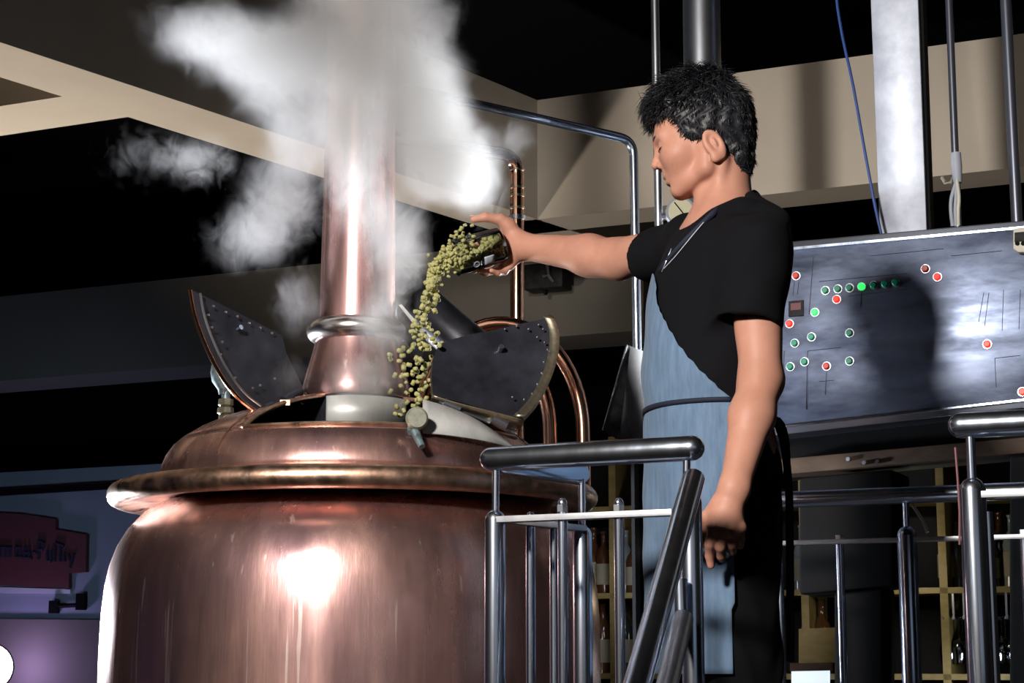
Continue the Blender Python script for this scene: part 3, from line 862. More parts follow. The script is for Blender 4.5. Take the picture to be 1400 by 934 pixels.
# stemmed glasses hung upside down
def glass(px, off):
    z = ZS[1] - .10
    c = onbar(px, 800, off) * V(1, 1, 0)
    pr_ = [(.034, z), (.034, z - .002), (.005, z - .008), (.004, z - .07), (.006, z - .078), (.026, z - .09), (.036, z - .115), (.036, z - .14), (.031, z - .175), (.029, z - .175), (.034, z - .14), (.034, z - .116), (.024, z - .093), (0, z - .086)]
    o = MB().lathe(pr_, c, 16).build('wine_glass', 'wine_glass', smooth=60)
    return tag(o, 'clear stemmed glass hanging upside down on the back bar rack', 'glass', 'stemmed glasses hanging on the back bar')
for i in range(9):
    for off in (-.05, -.16):
        glass(1294 + i * 14.5 + (5 if off < -.1 else 0), off)
rk = thing('glass_rack', 'dark rack under the back bar shelf with stemmed glasses hanging', 'rack', onbar(1350, 870))
for i in range(10):
    c = onbar(1287 + i * 14.5, 800) * V(1, 1, 0) + V(0, 0, ZS[1] - .104)
    MB().box(c - NU * .13, (.012, .26, .012), (UN, NU, V(0, 0, 1))).build('rack_bar', 'steel_dull', rk)
    MB().box(c - NU * .01 + V(0, 0, .05), (.008, .008, .09), (UN, NU, V(0, 0, 1))).build('rack_hanger', 'steel_dull', rk)
# lit strip on the counter
cl_ = thing('counter_light', 'cool white light strip low on the back bar counter', 'light strip', onbar(1105, 930))
MB().slab([onbar(x, y, .05) for x, y in ((1082, 918), (1132, 917), (1132, 940), (1082, 940))], -NU * .03).build('diffuser', 'bar_glow', cl_)
MB().slab([onbar(x, y, .06) for x, y in ((1080, 907), (1134, 906), (1134, 917), (1080, 918))], -NU * .05).build('hood', 'wood_dark', cl_)
MB().slab([onbar(x, y, .04) for x, y in ((1092, 860), (1145, 858), (1145, 906), (1092, 907))], -NU * .05).build('board', 'shelf_wood', cl_)
lb = light('unseen_bar_light', 'POINT', tuple(onbar(1240, 800, .22) + V(0, 0, .05)), (0, 0, 0), 1.3, (1.0, .88, .62), shadow_soft_size=.05)
lb = light('unseen_bar_light', 'POINT', tuple(onbar(1345, 905, .12)), (0, 0, 0), .9, (.85, .92, 1), shadow_soft_size=.03)  # added light that brings out glints on the hanging glasses
lb = light('unseen_bar_light', 'POINT', tuple(onbar(850, 780, .22)), (0, 0, 0), 1.2, (.9, .92, 1), shadow_soft_size=.05)

# ------------------------------------------------------------------ far wall: sign, bracket, flash head
sg = thing('wall_sign', 'stepped dark red sign with dim dark lettering on the blue wall', 'sign', onwall(60, 800, .03))
MB().slab([onwall(x, y, .03) for x, y in ((-60, 698), (30, 703), (76, 710), (76, 724), (118, 731), (117, 782), (94, 784), (94, 804), (-60, 798))], -NU * .03).build('board', 'sign_red', sg, smooth=0)
lt_ = MB()
def stroke(a, b, w=.02):
    lt_.tube([onwall(*a, .034), onwall(*b, .034)], w / 2, 6)
for x in (2, 8, 14, 22, 28, 34, 40): stroke((x, 747), (x, 762))
for a, b in (((-4, 748), (16, 749)), ((22, 748), (30, 749)), ((22, 761), (44, 763)), ((34, 755), (42, 756)), ((45, 755), (50, 755)), ((53, 738), (53, 765)), ((53, 739), (61, 742)), ((61, 742), (59, 751)), ((59, 751), (54, 751)),
             ((65, 753), (65, 766)), ((70, 753), (70, 767)), ((65, 767), (70, 767)), ((76, 742), (75, 768)), ((76, 742), (88, 746)), ((83, 743), (82, 768)), ((88, 755), (88, 768)), ((93, 757), (97, 768)), ((101, 757), (96, 776))):
    stroke(a, b)
lt_.build('lettering', 'sign_ink', sg)
MB().slab([onwall(x, y, .02) for x, y in ((-60, 801), (96, 806), (96, 812), (-60, 810))], -NU * .02).build('lower_edge', 'white_paint', sg, smooth=0)
bk = thing('wall_bracket', 'small black two-ended bracket on the wall under the sign', 'bracket', onwall(95, 832))
MB().tube([onwall(74, 829, .03), onwall(113, 827, .03)], .012, 8).build('bar', 'black_matte', bk)
MB().box(onwall(74, 830, .03), (.05, .05, .07)).build('foot', 'black_matte', bk)
MB().box(onwall(111, 823, .03), (.05, .05, .09)).build('foot', 'black_matte', bk)

fl = thing('studio_flash', 'studio flash head on a stand behind the kettle, shining violet white', 'lamp', at(-14, 912, 6.4) * V(1, 1, 0))
fc_ = at(-14, 912, 6.4); fdir = unit(V(.55, -1, .12))
MB().tube([fc_ - fdir * .22, fc_ - fdir * .02, fc_], [.06, .06, .085], 24).build('housing', 'black_matte', fl)
MB().tube([fc_ + fdir * .001, fc_ + fdir * .006], .078, 24).build('lamp_glass', 'lamp_core', fl)
MB().tube([fc_ - fdir * .12 - V(0, 0, .05), down(fc_ - fdir * .12, .5)], .012, 10).build('stand', 'black_matte', fl)
for k in range(3):
    q = 2 * PI * k / 3
    b_ = fc_ - fdir * .12
    MB().tube([V(b_[0], b_[1], .55), V(b_[0] + .4 * math.cos(q), b_[1] + .4 * math.sin(q), .01)], .010, 8).build('leg', 'black_matte', fl)
# ------------------------------------------------------------------ implicit-surface modelling for the figure and the steam
def smin(a, b, k):
    h = np.clip(.5 + .5 * (b - a) / k, 0, 1)
    return b * (1 - h) + a * h - k * h * (1 - h)

class SDF:
    def __init__(self):
        self.p = []
    def _add(self, op, k, fn, c, r):
        self.p.append((op, k, fn, np.asarray(c, float), float(r)))
        return self
    def cone(self, a, b, ra, rb, k=.02, op='u', flat=None):
        """tapered limb; flat=(axis, s) presses it by s along axis"""
        a = np.asarray(a, float); b = np.asarray(b, float)
        ba = b - a; L2 = float(ba @ ba) + 1e-12
        def fn(P):
            q = P - a
            h = np.clip(q @ ba / L2, 0, 1)
            q = q - h[:, None] * ba
            if flat is not None:
                ax, s = flat
                q = q + np.outer(q @ ax, ax) * (s - 1)
                return (np.linalg.norm(q, axis=1) - (ra + (rb - ra) * h)) / (1 + (s - 1) * .5)
            return np.linalg.norm(q, axis=1) - (ra + (rb - ra) * h)
        return self._add(op, k, fn, (a + b) / 2, math.sqrt(L2) / 2 + max(ra, rb))
    def ell(self, c, r, R=None, k=.02, op='u'):
        c = np.asarray(c, float); r = np.asarray(r, float)
        R = np.eye(3) if R is None else np.asarray(R, float)      # rows are the axes
        def fn(P):
            q = (P - c) @ R.T
            k0 = np.linalg.norm(q / r, axis=1); k1 = np.linalg.norm(q / (r * r), axis=1)
            return k0 * (k0 - 1) / (k1 + 1e-9)
        return self._add(op, k, fn, c, float(r.max()))
    def fn(self, f, c, r, k=.02, op='u'):
        return self._add(op, k, f, c, r)
    def __call__(self, P, c=None, R=None):
        d = np.full(len(P), 1.0)
        for op, k, f, pc, pr in self.p:
            if c is not None and np.linalg.norm(pc - c) > pr + R + k + .03:
                continue
            if op == 'u': d = smin(d, f(P), k)
            elif op == 's': d = -smin(-d, f(P), k)
        return d

def sdf_mesh(F, lo, hi, h, B=20, warp=None):
    """surface nets over the blocks that the surface crosses"""
    lo = np.asarray(lo, float); hi = np.asarray(hi, float)
    nb = np.ceil((hi - lo) / (B * h)).astype(int)
    NY, NZ = int(nb[1] * B + 2), int(nb[2] * B + 2)
    bc = np.stack(np.meshgrid(*[np.arange(n) for n in nb], indexing='ij'), -1).reshape(-1, 3)
    cen = lo + (bc + .5) * B * h
    rad = B * h * .5 * math.sqrt(3)
    dc = F(cen)
    act = bc[np.abs(dc) < rad * 1.7 + .015]
    g = np.arange(B + 2) - 1
    corner = np.stack(np.meshgrid([0, 1], [0, 1], [0, 1], indexing='ij'), -1).reshape(-1, 3)
    edges = [(0, 4), (1, 5), (2, 6), (3, 7), (0, 2), (1, 3), (4, 6), (5, 7), (0, 1), (2, 3), (4, 5), (6, 7)]
    ids, vs_, qs = [], [], []
    for b in act:
        o = lo + b * B * h
        s = np.arange(B + 1)
        G = np.stack(np.meshgrid(s, s, s, indexing='ij'), -1).reshape(-1, 3)
        P = o + G * h
        c = o + .5 * B * h
        d = F(P, c, rad + h).reshape(B + 1, B + 1, B + 1)
        if warp is not None:
            d = d + warp(P).reshape(d.shape)
        if d.min() > 0 or d.max() < 0:
            continue
        ins = d < 0
        cs = [ins[x:x + B, y:y + B, z:z + B] for x, y, z in corner]
        cnt = sum(q.astype(np.int8) for q in cs)
        I = np.argwhere((cnt > 0) & (cnt < 8))
        if len(I) == 0:
            continue
        dv = np.stack([d[I[:, 0] + x, I[:, 1] + y, I[:, 2] + z] for x, y, z in corner], 1)
        acc = np.zeros((len(I), 3)); n_ = np.zeros(len(I))
        for a, e in edges:
            da, db = dv[:, a], dv[:, e]
            m = (da < 0) != (db < 0)
            t = np.where(m, da / np.where(m, da - db, 1), 0)
            acc += np.where(m[:, None], corner[a] + (corner[e] - corner[a]) * t[:, None], 0)
            n_ += m
        vp = o + (I + acc / n_[:, None]) * h
        gi = I + b * B
        ids.append((gi[:, 0] * NY + gi[:, 1]) * NZ + gi[:, 2]); vs_.append(vp)
        # quads around crossing edges
        for ax in range(3):
            u, w = (ax + 1) % 3, (ax + 2) % 3
            sl0 = [slice(0, B)] * 3; sl1 = [slice(0, B)] * 3; sl1[ax] = slice(1, B + 1)
            e0, e1 = ins[tuple(sl0)], ins[tuple(sl1)]
            E = np.argwhere(e0 != e1)
            if len(E) == 0: continue
            fl = e0[tuple(E.T)]
            gE = E + b * B
            q = []
            for du_, dw_ in ((-1, -1), (0, -1), (0, 0), (-1, 0)):
                c_ = gE.copy(); c_[:, u] += du_; c_[:, w] += dw_
                q.append((c_[:, 0] * NY + c_[:, 1]) * NZ + c_[:, 2])
            q = np.stack(q, 1)
            q[~fl] = q[~fl][:, ::-1]
            qs.append(q)
    ids = np.concatenate(ids); vs_ = np.concatenate(vs_); qs = np.concatenate(qs)
    order = np.argsort(ids); ids = ids[order]; vs_ = vs_[order]
    pos = np.searchsorted(ids, qs); pos = np.clip(pos, 0, len(ids) - 1)
    ok = (ids[pos] == qs).all(1)
    return vs_, pos[ok]

def mesh_np(name, v, f, m, parent=None, smooth=True, relax=0):
    f = np.asarray(f)
    v = np.asarray(v, float)
    for _ in range(relax):
        acc = np.zeros_like(v); n_ = np.zeros(len(v))
        k = f.shape[1]
        for i in range(k):
            a, b = f[:, i], f[:, (i + 1) % k]
            np.add.at(acc, a, v[b]); np.add.at(n_, a, 1)
        v = np.where(n_[:, None] > 0, .5 * v + .5 * acc / np.maximum(n_, 1)[:, None], v)
    me = bpy.data.meshes.new(name)
    me.from_pydata((v - wloc(parent)).tolist(), [], f.tolist())
    if smooth: me.shade_smooth()
    me.materials.append(M[m])
    o = bpy.data.objects.new(name, me)
    COL.objects.link(o)
    if parent is not None: o.parent = parent
    return o

def proj(P):
    q = np.asarray(P) - CAM
    z = q @ _fw
    return W_PX / 2 + F_PX * (q @ _rt) / z, H_PX / 2 - F_PX * (q @ _up) / z

def hit(F, px, py, t0=2.6, t1=4.6):
    d = unit(ray(px, py)); t = t0
    for _ in range(120):
        s = float(F((CAM + d * t)[None])[0])
        if s < .0008: return CAM + d * t
        t += max(s * .6, .0008)
        if t > t1: return None
    return None

# ------------------------------------------------------------------ the man: joints
mat('skin', (.50, .245, .175), .52, spec=.35, noise=((.42, .20, .135), (14, 14, 14), 5, .35, .7), bump=((260, 260, 260), .10, .0006), sss=.12)
mat('lip', (.40, .15, .12), .4)
mat('hair_black', (.008, .008, .011), .50, spec=.5)
mat('eye_dark', (.012, .009, .008), .3)
mat('shirt_black', (.0026, .0026, .0040), .9, spec=.2, bump=((400, 400, 400), .12, .001))
mat('trouser_black', (.002, .002, .003), .9, spec=.15, bump=((500, 500, 200), .1, .001))
mat('denim', (.082, .140, .225), .85, noise=((.135, .205, .305), (90, 90, 14), 6, .3, .7), bump=((700, 700, 700), .35, .001), sheen=.1)
mat('navy_band', (.008, .011, .028), .8, bump=((500, 500, 500), .2, .001))

man = thing('person', 'man in black t-shirt and blue denim apron pouring hops into the kettle', 'person', V(.42, 3.70, ZD))
yaw, dip = math.radians(12), math.radians(14)
hf = V(-math.cos(yaw) * math.cos(dip), math.sin(yaw) * math.cos(dip), -math.sin(dip))
hl_ = unit(np.cross(V(0, 0, 1), hf)); hu = np.cross(hf, hl_)
HR_ = np.stack([hf, hl_, hu])
HC = at(966, 205, 3.70)
def H(f, l, u): return HC + hf * f + hl_ * l + hu * u

Ssh_n, Elb_n, Wr_n = at(1036, 338, 3.53), at(1040, 520, 3.50), at(1004, 668, 3.42)
Ssh_f, Elb_f, Wr_f = at(940, 336, 3.84), at(846, 353, 4.02), at(714, 337, 4.165)
tr_ax = unit((Ssh_f - Ssh_n) * V(1, 1, 0))                # towards his right shoulder
tf = unit(np.cross(V(0, 0, 1), tr_ax))                     # the way his chest faces
if tf[0] > 0: tf = -tf
TR = np.stack([tf, tr_ax, V(0, 0, 1)])
TC = (Ssh_n + Ssh_f) / 2 * V(1, 1, 0)
def zpx(y): return at(985, y, 3.70)[2]
def T(f, r, y): return TC + tf * f + tr_ax * r + V(0, 0, zpx(y))

S = SDF()
# head
S.ell(H(.003, 0, .045), (.096, .074, .090), HR_, k=.01)
S.ell(H(.048, 0, -.004), (.050, .056, .074), HR_, k=.025)
S.ell(H(.052, 0, -.042), (.044, .040, .034), HR_, k=.02)
for s in (1, -1):
    S.cone(H(.090, .006 * s, .045), H(.078, .044 * s, .043), .0115, .010, k=.014)
    S.ell(H(.060, .041 * s, -.004), (.026, .022, .022), HR_, k=.03)
    S.cone(H(.008, .052 * s, -.052), H(.076, .016 * s, -.070), .0145, .0135, k=.018)
    S.cone(H(-.004, .059 * s, -.010), H(.006, .053 * s, -.050), .015, .014, k=.022)
S.ell(H(.079, 0, -.069), (.0135, .019, .0135), HR_, k=.014)
for s in (1, -1):
    S.ell(H(.101, .034 * s, .026), (.013, .021, .0105), HR_, k=.012, op='s')
    S.ell(H(.0805, .032 * s, .025), (.0135, .0150, .0115), HR_, k=.004)
S.cone(H(.093, 0, .034), H(.110, 0, .004), .0068, .0080, k=.010)
S.ell(H(.1105, 0, -.0015), (.0095, .0098, .0085), HR_, k=.007)
for s in (1, -1):
    S.ell(H(.099, .0125 * s, -.008), (.0100, .0068, .0072), HR_, k=.005)
    S.ell(H(.102, .0065 * s, -.0145), (.0045, .0030, .0032), HR_, k=.002, op='s')
S.ell(H(.089, 0, -.027), (.012, .020, .012), HR_, k=.01)
S.ell(H(.0935, 0, -.033), (.0085, .0200, .0050), HR_, k=.004)
S.ell(H(.0915, 0, -.0455), (.0085, .0175, .0062), HR_, k=.005)
S.cone(H(.1015, -.021, -.0395), H(.1015, .021, -.0395), .0030, .0030, k=.0025, op='s')
S.ell(H(.092, 0, -.057), (.0060, .016, .0042), HR_, k=.006, op='s')
# ears
for s in (1, -1):
    e = unit(V(.90, -.0, .0)); tilt = math.radians(-14)
    ef = hf * math.cos(tilt) + hu * math.sin(tilt); eu = -hf * math.sin(tilt) + hu * math.cos(tilt)
    out = unit(hl_ * s - hf * .35)
    RE = np.stack([unit(ef - out * (ef @ out)), out, np.cross(unit(ef - out * (ef @ out)), out)])
    c = H(-.020, .0735 * s, -.016)
    S.ell(c, (.0215, .0090, .0355), RE, k=.005)
    S.ell(c + hu * -.028 + hf * .005, (.0100, .0070, .0100), RE, k=.006)
    S.ell(c + out * .0085 + hf * .001 + hu * .005, (.0135, .0070, .0230), RE, k=.004, op='s')
    S.ell(c + out * .003 - hf * .001 + hu * .003, (.0045, .0045, .012), RE, k=.004)
    S.ell(c + out * .003 + hf * .011 - hu * .003, (.0045, .0050, .0065), RE, k=.004)
# neck, trunk and legs (under the clothes)
NB = at(996, 308, 3.70)
S.cone(H(-.034, 0, -.020), NB, .0490, .054, k=.022)
S.cone(H(.014, 0, -.062), NB + tf * .028 - V(0, 0, .02), .022, .028, k=.02)
S.cone(H(-.030, .050, -.045), NB + tf * .045 - tr_ax * .020, .009, .008, k=.014)
S.ell(T(0, 0, 385), (.095, .150, .17), TR, k=.05)
S.ell(T(.01, 0, 520), (.105, .135, .17), TR, k=.05)
S.ell(T(.0, 0, 640), (.100, .140, .13), TR, k=.05)
S.cone(Ssh_n + tr_ax * .03, Ssh_f - tr_ax * .03, .048, .048, k=.05)
hipn, kneen, ankn = T(.014, -.086, 660), T(.022, -.092, 905), T(-.004, -.10, 905) * V(1, 1, 0) + V(0, 0, ZD + .09)
hipf, kneef, ankf = T(.0, .088, 660), T(.03, .09, 905), T(.03, .10, 905) * V(1, 1, 0) + V(0, 0, ZD + .09)
for a, b, c in ((hipn, kneen, ankn), (hipf, kneef, ankf)):
    S.cone(a, b, .075, .052, k=.04); S.cone(b, c, .052, .036, k=.02)
    S.cone(c, c + tf * .15 - V(0, 0, .05), .036, .030, k=.02)
# near arm, hanging
S.cone(Ssh_n, Elb_n, .050, .0415, k=.03)
S.ell(Elb_n * .55 + Ssh_n * .45 + tf * .010, (.036, .034, .075), np.stack([tf, tr_ax, V(0, 0, 1)]), k=.02)
fm = Elb_n * .66 + Wr_n * .34
S.cone(Elb_n, fm, .0405, .0420, k=.02)
S.cone(fm, Wr_n, .0420, .0270, k=.02, flat=(V(0, 1, 0), 1.15))
S.ell(Elb_n + V(.022, .004, .0), (.020, .022, .026), None, k=.015)
# near hand: back of the hand to the viewer, fingers hanging loosely curled
def hn(px, py, dy): return at(px, py, 3.42 + dy)
palm_ax = unit(V(.15, 1, 0))
S.cone(Wr_n, hn(992, 700, .0), .026, .028, k=.018, flat=(palm_ax, 1.35))
S.cone(hn(990, 698, .002), hn(976, 722, .002), .0185, .0130, k=.016)
S.cone(hn(993, 698, .0), hn(989, 726, -.002), .0185, .0130, k=.014)
S.cone(hn(997, 698, .002), hn(1001, 726, .0), .0180, .0125, k=.014)
S.cone(hn(1001, 698, .006), hn(1012, 722, .006), .0165, .0115, k=.014)
for kx, pts, r in ((0, [(975, 721, .002), (970, 745, .006), (970, 760, .022), (972, 773, .030)], .0102),
                   (1, [(988, 726, -.002), (985, 748, .006), (986, 760, .026), (987, 764, .042)], .0104),
                   (2, [(1001, 726, .0), (1001, 745, .010), (1001, 754, .030), (1000, 753, .046)], .0098),
                   (3, [(1012, 722, .006), (1013, 738, .014), (1012, 746, .032), (1010, 746, .046)], .0086)):
    P_ = [hn(*p) for p in pts]
    for i in range(3):
        S.cone(P_[i], P_[i + 1], r - .0009 * i, r - .0009 * (i + 1), k=.004)
    S.ell(P_[0] - V(0, .004, 0), (.0105, .0100, .0105), None, k=.007)
P_ = [hn(984, 688, .014), hn(967, 708, .024), hn(960, 727, .030), hn(962, 744, .036)]
S.cone(P_[0], P_[1], .0165, .0135, k=.014); S.cone(P_[1], P_[2], .0125, .0110, k=.006); S.cone(P_[2], P_[3], .0105, .0085, k=.004)
for a, b in (((996, 690, -.014), (989, 724, -.014)), ((994, 694, -.013), (977, 719, -.010)), ((1000, 692, -.012), (1002, 724, -.013))):
    S.cone(hn(*a), hn(*b), .0028, .0028, k=.005)
# far arm, stretched out over the kettle
S.cone(Ssh_f, Elb_f, .048, .0445, k=.03)
fm = Elb_f * .70 + Wr_f * .30
S.cone(Elb_f + V(0, 0, -.004), fm + V(0, 0, -.004), .0450, .0455, k=.02)
S.cone(fm, Wr_f, .0440, .0290, k=.025, flat=(V(0, 1, 0), 1.12))
# far hand closed round the cup
def hg_(px, py, dy): return at(px, py, 4.16 + dy)
S.cone(Wr_f, hg_(700, 335, .020), .0290, .030, k=.02, flat=(unit(V(.3, 1, 0)), 1.25))
S.cone(hg_(708, 328, .010), hg_(694, 308, .004), .0185, .0165, k=.018)
S.cone(hg_(702, 337, .026), hg_(692, 330, .046), .0190, .0130, k=.014)
S.cone(hg_(702, 341, .024), hg_(692, 345, .044), .0190, .0130, k=.014)
S.cone(hg_(703, 346, .020), hg_(694, 357, .034), .0180, .0125, k=.014)
S.cone(hg_(705, 348, .016), hg_(697, 363, .022), .0170, .0120, k=.014)
P_ = [hg_(695, 309, .004), hg_(684, 300, -.004), hg_(664, 297, -.010), hg_(648, 300, -.012)]
S.cone(P_[0], P_[1], .0165, .0132, k=.012); S.cone(P_[1], P_[2], .0128, .0112, k=.006); S.cone(P_[2], P_[3], .0112, .0085, k=.004)
for pts, r in (([(692, 330, .046), (664, 332, .066), (640, 340, .062), (626, 347, .050)], .0100),
               ([(692, 346, .046), (668, 361, .052), (648, 369, .030), (637, 368, .012)], .0102),
               ([(694, 357, .036), (680, 370, .030), (664, 373, .006), (655, 370, -.014)], .0098),
               ([(697, 363, .024), (690, 372, .012), (680, 374, -.010), (672, 370, -.024)], .0086)):
    Q_ = [hg_(*p) for p in pts]
    for i in range(3):
        S.cone(Q_[i], Q_[i + 1], r - .0009 * i, r - .0009 * (i + 1), k=.004)
v_, f_ = sdf_mesh(S, V(-.20, 3.25, ZD - .05), V(.80, 4.32, 2.85), .0027)
body_o = mesh_np('body', v_, f_, 'skin', man, relax=1)

# fingernails, brow, lashes and lips
def nail(p, n, ax, parent):
    ax = unit(ax); n = unit(n - ax * (n @ ax)); s = np.cross(ax, n)
    MB().ell(p, (.0058, .0044, .0014), 10, 6, np.stack([ax, s, n])).build('fingernail', 'nail', parent)
mat('nail', (.62, .38, .32), .3)
nail(hg_(645, 299.0, -.0135) + V(0, 0, .0065), V(0, -.4, 1), V(-1, 0, -.1), man)
for s in (1, -1):
    pts = [H(.0985, .014 * s, .044), H(.0950, .026 * s, .0485), H(.0840, .042 * s, .0475), H(.074, .051 * s, .043)]
    MB().tube([p + hf * .002 for p in smooth_line(pts, 10)], [.0018, .0028, .0034, .0036, .0034, .003, .0026, .0022, .0016, .001], 6).build('eyebrow', 'hair_black', man)
    ls = [H(.0945, .020 * s, .0185), H(.0955, .029 * s, .0170), H(.0925, .040 * s, .0180), H(.0865, .047 * s, .0205)]
    MB().tube(list(smooth_line(ls, 9)), [.0006, .0011, .0013, .0014, .0014, .0013, .0012, .001, .0005], 6).build('eyelash', 'eye_dark', man)

# hair
def hl_cut(P):
    q = (P - HC) @ HR_.T
    f, l, u = q[:, 0], np.abs(q[:, 1]), q[:, 2]
    side = np.interp(f, [-.11, -.080, -.06, -.040, -.032, -.012, -.002, .026, .036, .052, .070, .10], [-.072, -.078, -.074, -.050, .020, .016, .004, .006, .036, .076, .084, .088])
    return (side - u) * .75
HS = SDF()
HS.ell(H(-.004, 0, .055), (.106, .084, .098), HR_, k=.01)
HS.ell(H(.040, 0, .115), (.054, .066, .038), HR_, k=.03)
HS.ell(H(-.010, 0, .136), (.070, .062, .036), HR_, k=.03)
HS.ell(H(-.072, 0, .045), (.036, .062, .065), HR_, k=.03)
HS.ell(H(-.062, 0, -.030), (.030, .050, .050), HR_, k=.03)
base_h = SDF().fn(lambda P: np.maximum(HS(P) + .003 * np.sin(P[:, 0] * 190 + 3 * np.sin(P[:, 2] * 90)) * np.sin(P[:, 2] * 150 + P[:, 1] * 120), hl_cut(P)), HC, .3)
v_, f_ = sdf_mesh(base_h, HC - .19, HC + .21, .0035)
nrm = np.zeros_like(v_)
tri = np.cross(v_[f_[:, 2]] - v_[f_[:, 0]], v_[f_[:, 3]] - v_[f_[:, 1]])
for i in range(4): np.add.at(nrm, f_[:, i], tri)
nrm /= np.linalg.norm(nrm, axis=1)[:, None] + 1e-9
if ((v_ - HC) * nrm).sum() < 0: nrm = -nrm
loc = (v_ - HC) @ HR_.T
outer = np.abs(base_h(v_ + nrm * .004) - .004) < .003
cand = np.where((np.abs(HS(v_)) < .006))[0]
rg = np.random.default_rng(5)
pick = rg.choice(cand, 9000)
sv, sf = [v_], [tuple(q) for q in f_]
nv = len(v_)
whorl = V(-.05, 0, .14)
for i in pick:
    p, n, q = v_[i], nrm[i], loc[i]
    away = unit((q - whorl) * V(1, 1, 1))
    flow = hf * away[0] + hl_ * away[1] + hu * away[2]
    flow = flow + rg.normal(0, .38, 3)
    flow = unit(flow - n * (flow @ n))
    top = np.clip((q[2] - .06) / .08, 0, 1)
    L_ = (.012 + .020 * top + .006 * max(0, q[0] * 9)) * rg.uniform(.6, 1.3)
    lift = .12 + .45 * top * rg.random() + (.25 if q[0] > .05 else 0)
    w = rg.uniform(.0007, .0016)
    a = p - n * .002
    d1 = unit(flow + n * lift); d2 = unit(flow + n * lift * .2 - hu * (.8 if q[0] > .05 else .15) * (1 - .5 * top))
    b = a + d1 * L_ * .55; c = b + d2 * L_ * .6
    sd_ = unit(np.cross(d1, n))
    up2 = np.cross(sd_, d1)
    ring_ = []
    for pt, ww in ((a, w), (b, w * .85), (c, w * .1)):
        ring_ += [pt + sd_ * ww, pt + up2 * ww, pt - sd_ * ww]
    sv.append(np.array(ring_))
    for r_ in range(2):
        for k in range(3):
            x, y = nv + r_ * 3 + k, nv + r_ * 3 + (k + 1) % 3
            sf.append((x, y, y + 3, x + 3))
    nv += 9
# fringe locks falling on the forehead
for j in range(90):
    l = rg.uniform(-.058, .058)
    a = H(.060 + rg.uniform(-.01, .01) - .35 * abs(l) * .5, l, .118 + rg.uniform(-.008, .006))
    b = H(.090 - abs(l) * .45 + rg.uniform(-.006, .008), l * 1.03, .098 + rg.uniform(-.012, .008))
    c = H(.0985 - abs(l) * .5 + rg.uniform(-.004, .006), l * 1.03 + rg.uniform(-.006, .006), .062 + rg.uniform(-.010, .014) + abs(l) * .25)
    pts = arc(a, b, c, 5)
    w = rg.uniform(.0014, .0032)
    sd_ = unit(np.cross(c - a, hf)); 
    ring_ = []
    for t_, pt in enumerate(pts):
        ww = w * (1 - (t_ / 4) ** 2 * .92)
        ring_ += [pt + sd_ * ww, pt + hf * ww, pt - sd_ * ww, pt - hf * ww]
    sv.append(np.array(ring_))
    for r_ in range(4):
        for k in range(4):
            x, y = nv + r_ * 4 + k, nv + r_ * 4 + (k + 1) % 4
            sf.append((x, y, y + 4, x + 4))
    nv += 20
me = bpy.data.meshes.new('hair')
me.from_pydata((np.concatenate(sv) - wloc(man)).tolist(), [], [tuple(int(i) for i in q) for q in sf])
me.shade_smooth(); me.materials.append(M['hair_black'])
ho = bpy.data.objects.new('hair', me); COL.objects.link(ho); ho.parent = man
ho['label'] = 'short tousled black hair'; ho['kind'] = 'stuff'

# ------------------------------------------------------------------ clothes
def sleeve(sh, hem, r0, r1, inner):
    ax = unit(hem - sh)
    def fn(P):
        q = P - sh
        L = np.linalg.norm(hem - sh)
        h = q @ ax
        rad = np.linalg.norm(q - np.outer(h, ax), axis=1)
        t = np.clip(h / L, 0, 1)
        th = np.arctan2((q @ np.cross(ax, V(0, 1, .2))), q @ V(0, 1, .2))
        R_ = r0 + (r1 - r0) * t + .0022 * np.sin(th * 3 + h * 40) * t
        cone = np.maximum(np.where(h < 0, np.linalg.norm(q, axis=1), rad) - R_, h - L)
        hole = np.maximum(rad - inner, L * .72 - h)
        return np.maximum(cone, -hole) * .9
    return fn
C = SDF()
C.ell(T(.016, 0, 405), (.118, .172, .158), TR, k=.03)
C.ell(T(-.030, 0, 365), (.100, .165, .100), TR, k=.04)
C.ell(T(.036, 0, 520), (.121, .152, .20), TR, k=.06)
C.ell(T(.036, 0, 630), (.106, .156, .13), TR, k=.05)
C.cone(Ssh_n + tr_ax * .03 - V(0, 0, .006), Ssh_f - tr_ax * .03, .058, .058, k=.05)
C.cone(NB + V(0, 0, .022) - tf * .036, T(-.035, 0, 345), .034, .095, k=.03)
C.cone(at(1022, 276, 3.67), at(1056, 306, 3.58), .026, .036, k=.035)
C.cone(at(1024, 272, 3.72), at(1004, 296, 3.80), .026, .036, k=.035)
C.cone(at(1016, 290, 3.612), at(962, 336, 3.622), .020, .030, k=.035)
C.cone(at(1012, 296, 3.61), at(990, 306, 3.612), .026, .026, k=.03)
hem_n = at(1022, 444, 3.505) ; hem_f = at(884, 352, 3.945)
C.fn(sleeve(Ssh_n + V(.004, 0, .0), hem_n, .067, .0670, .0545), (Ssh_n + hem_n) / 2, .16, k=.028)
C.fn(sleeve(Ssh_f, hem_f, .062, .0610, .0500), (Ssh_f + hem_f) / 2, .16, k=.028)
C.cone(NB + V(0, 0, -.08) + tf * .012, NB + V(0, 0, .12) + tf * .0, .0560, .0580, k=.006, op='s')
C.ell(NB + tf * .050 + V(0, 0, .002), (.056, .055, .058), TR, k=.012, op='s')
zh = zpx(640)
C.fn(lambda P: P[:, 2] - zh + .0, T(0, 0, 640), 9, k=.001, op='u') if False else None
def fold(P):
    x, y, z = P[:, 0], P[:, 1], P[:, 2]
    a = np.sin(z * 42 + 9 * x + 3 * np.sin(y * 17 + z * 11)) * np.sin(x * 13 + y * 9 + 1.3)
    b = np.sin((z * .8 - x * .9) * 60 + 2 * np.sin(y * 20))
    return .0026 * a + .0016 * b
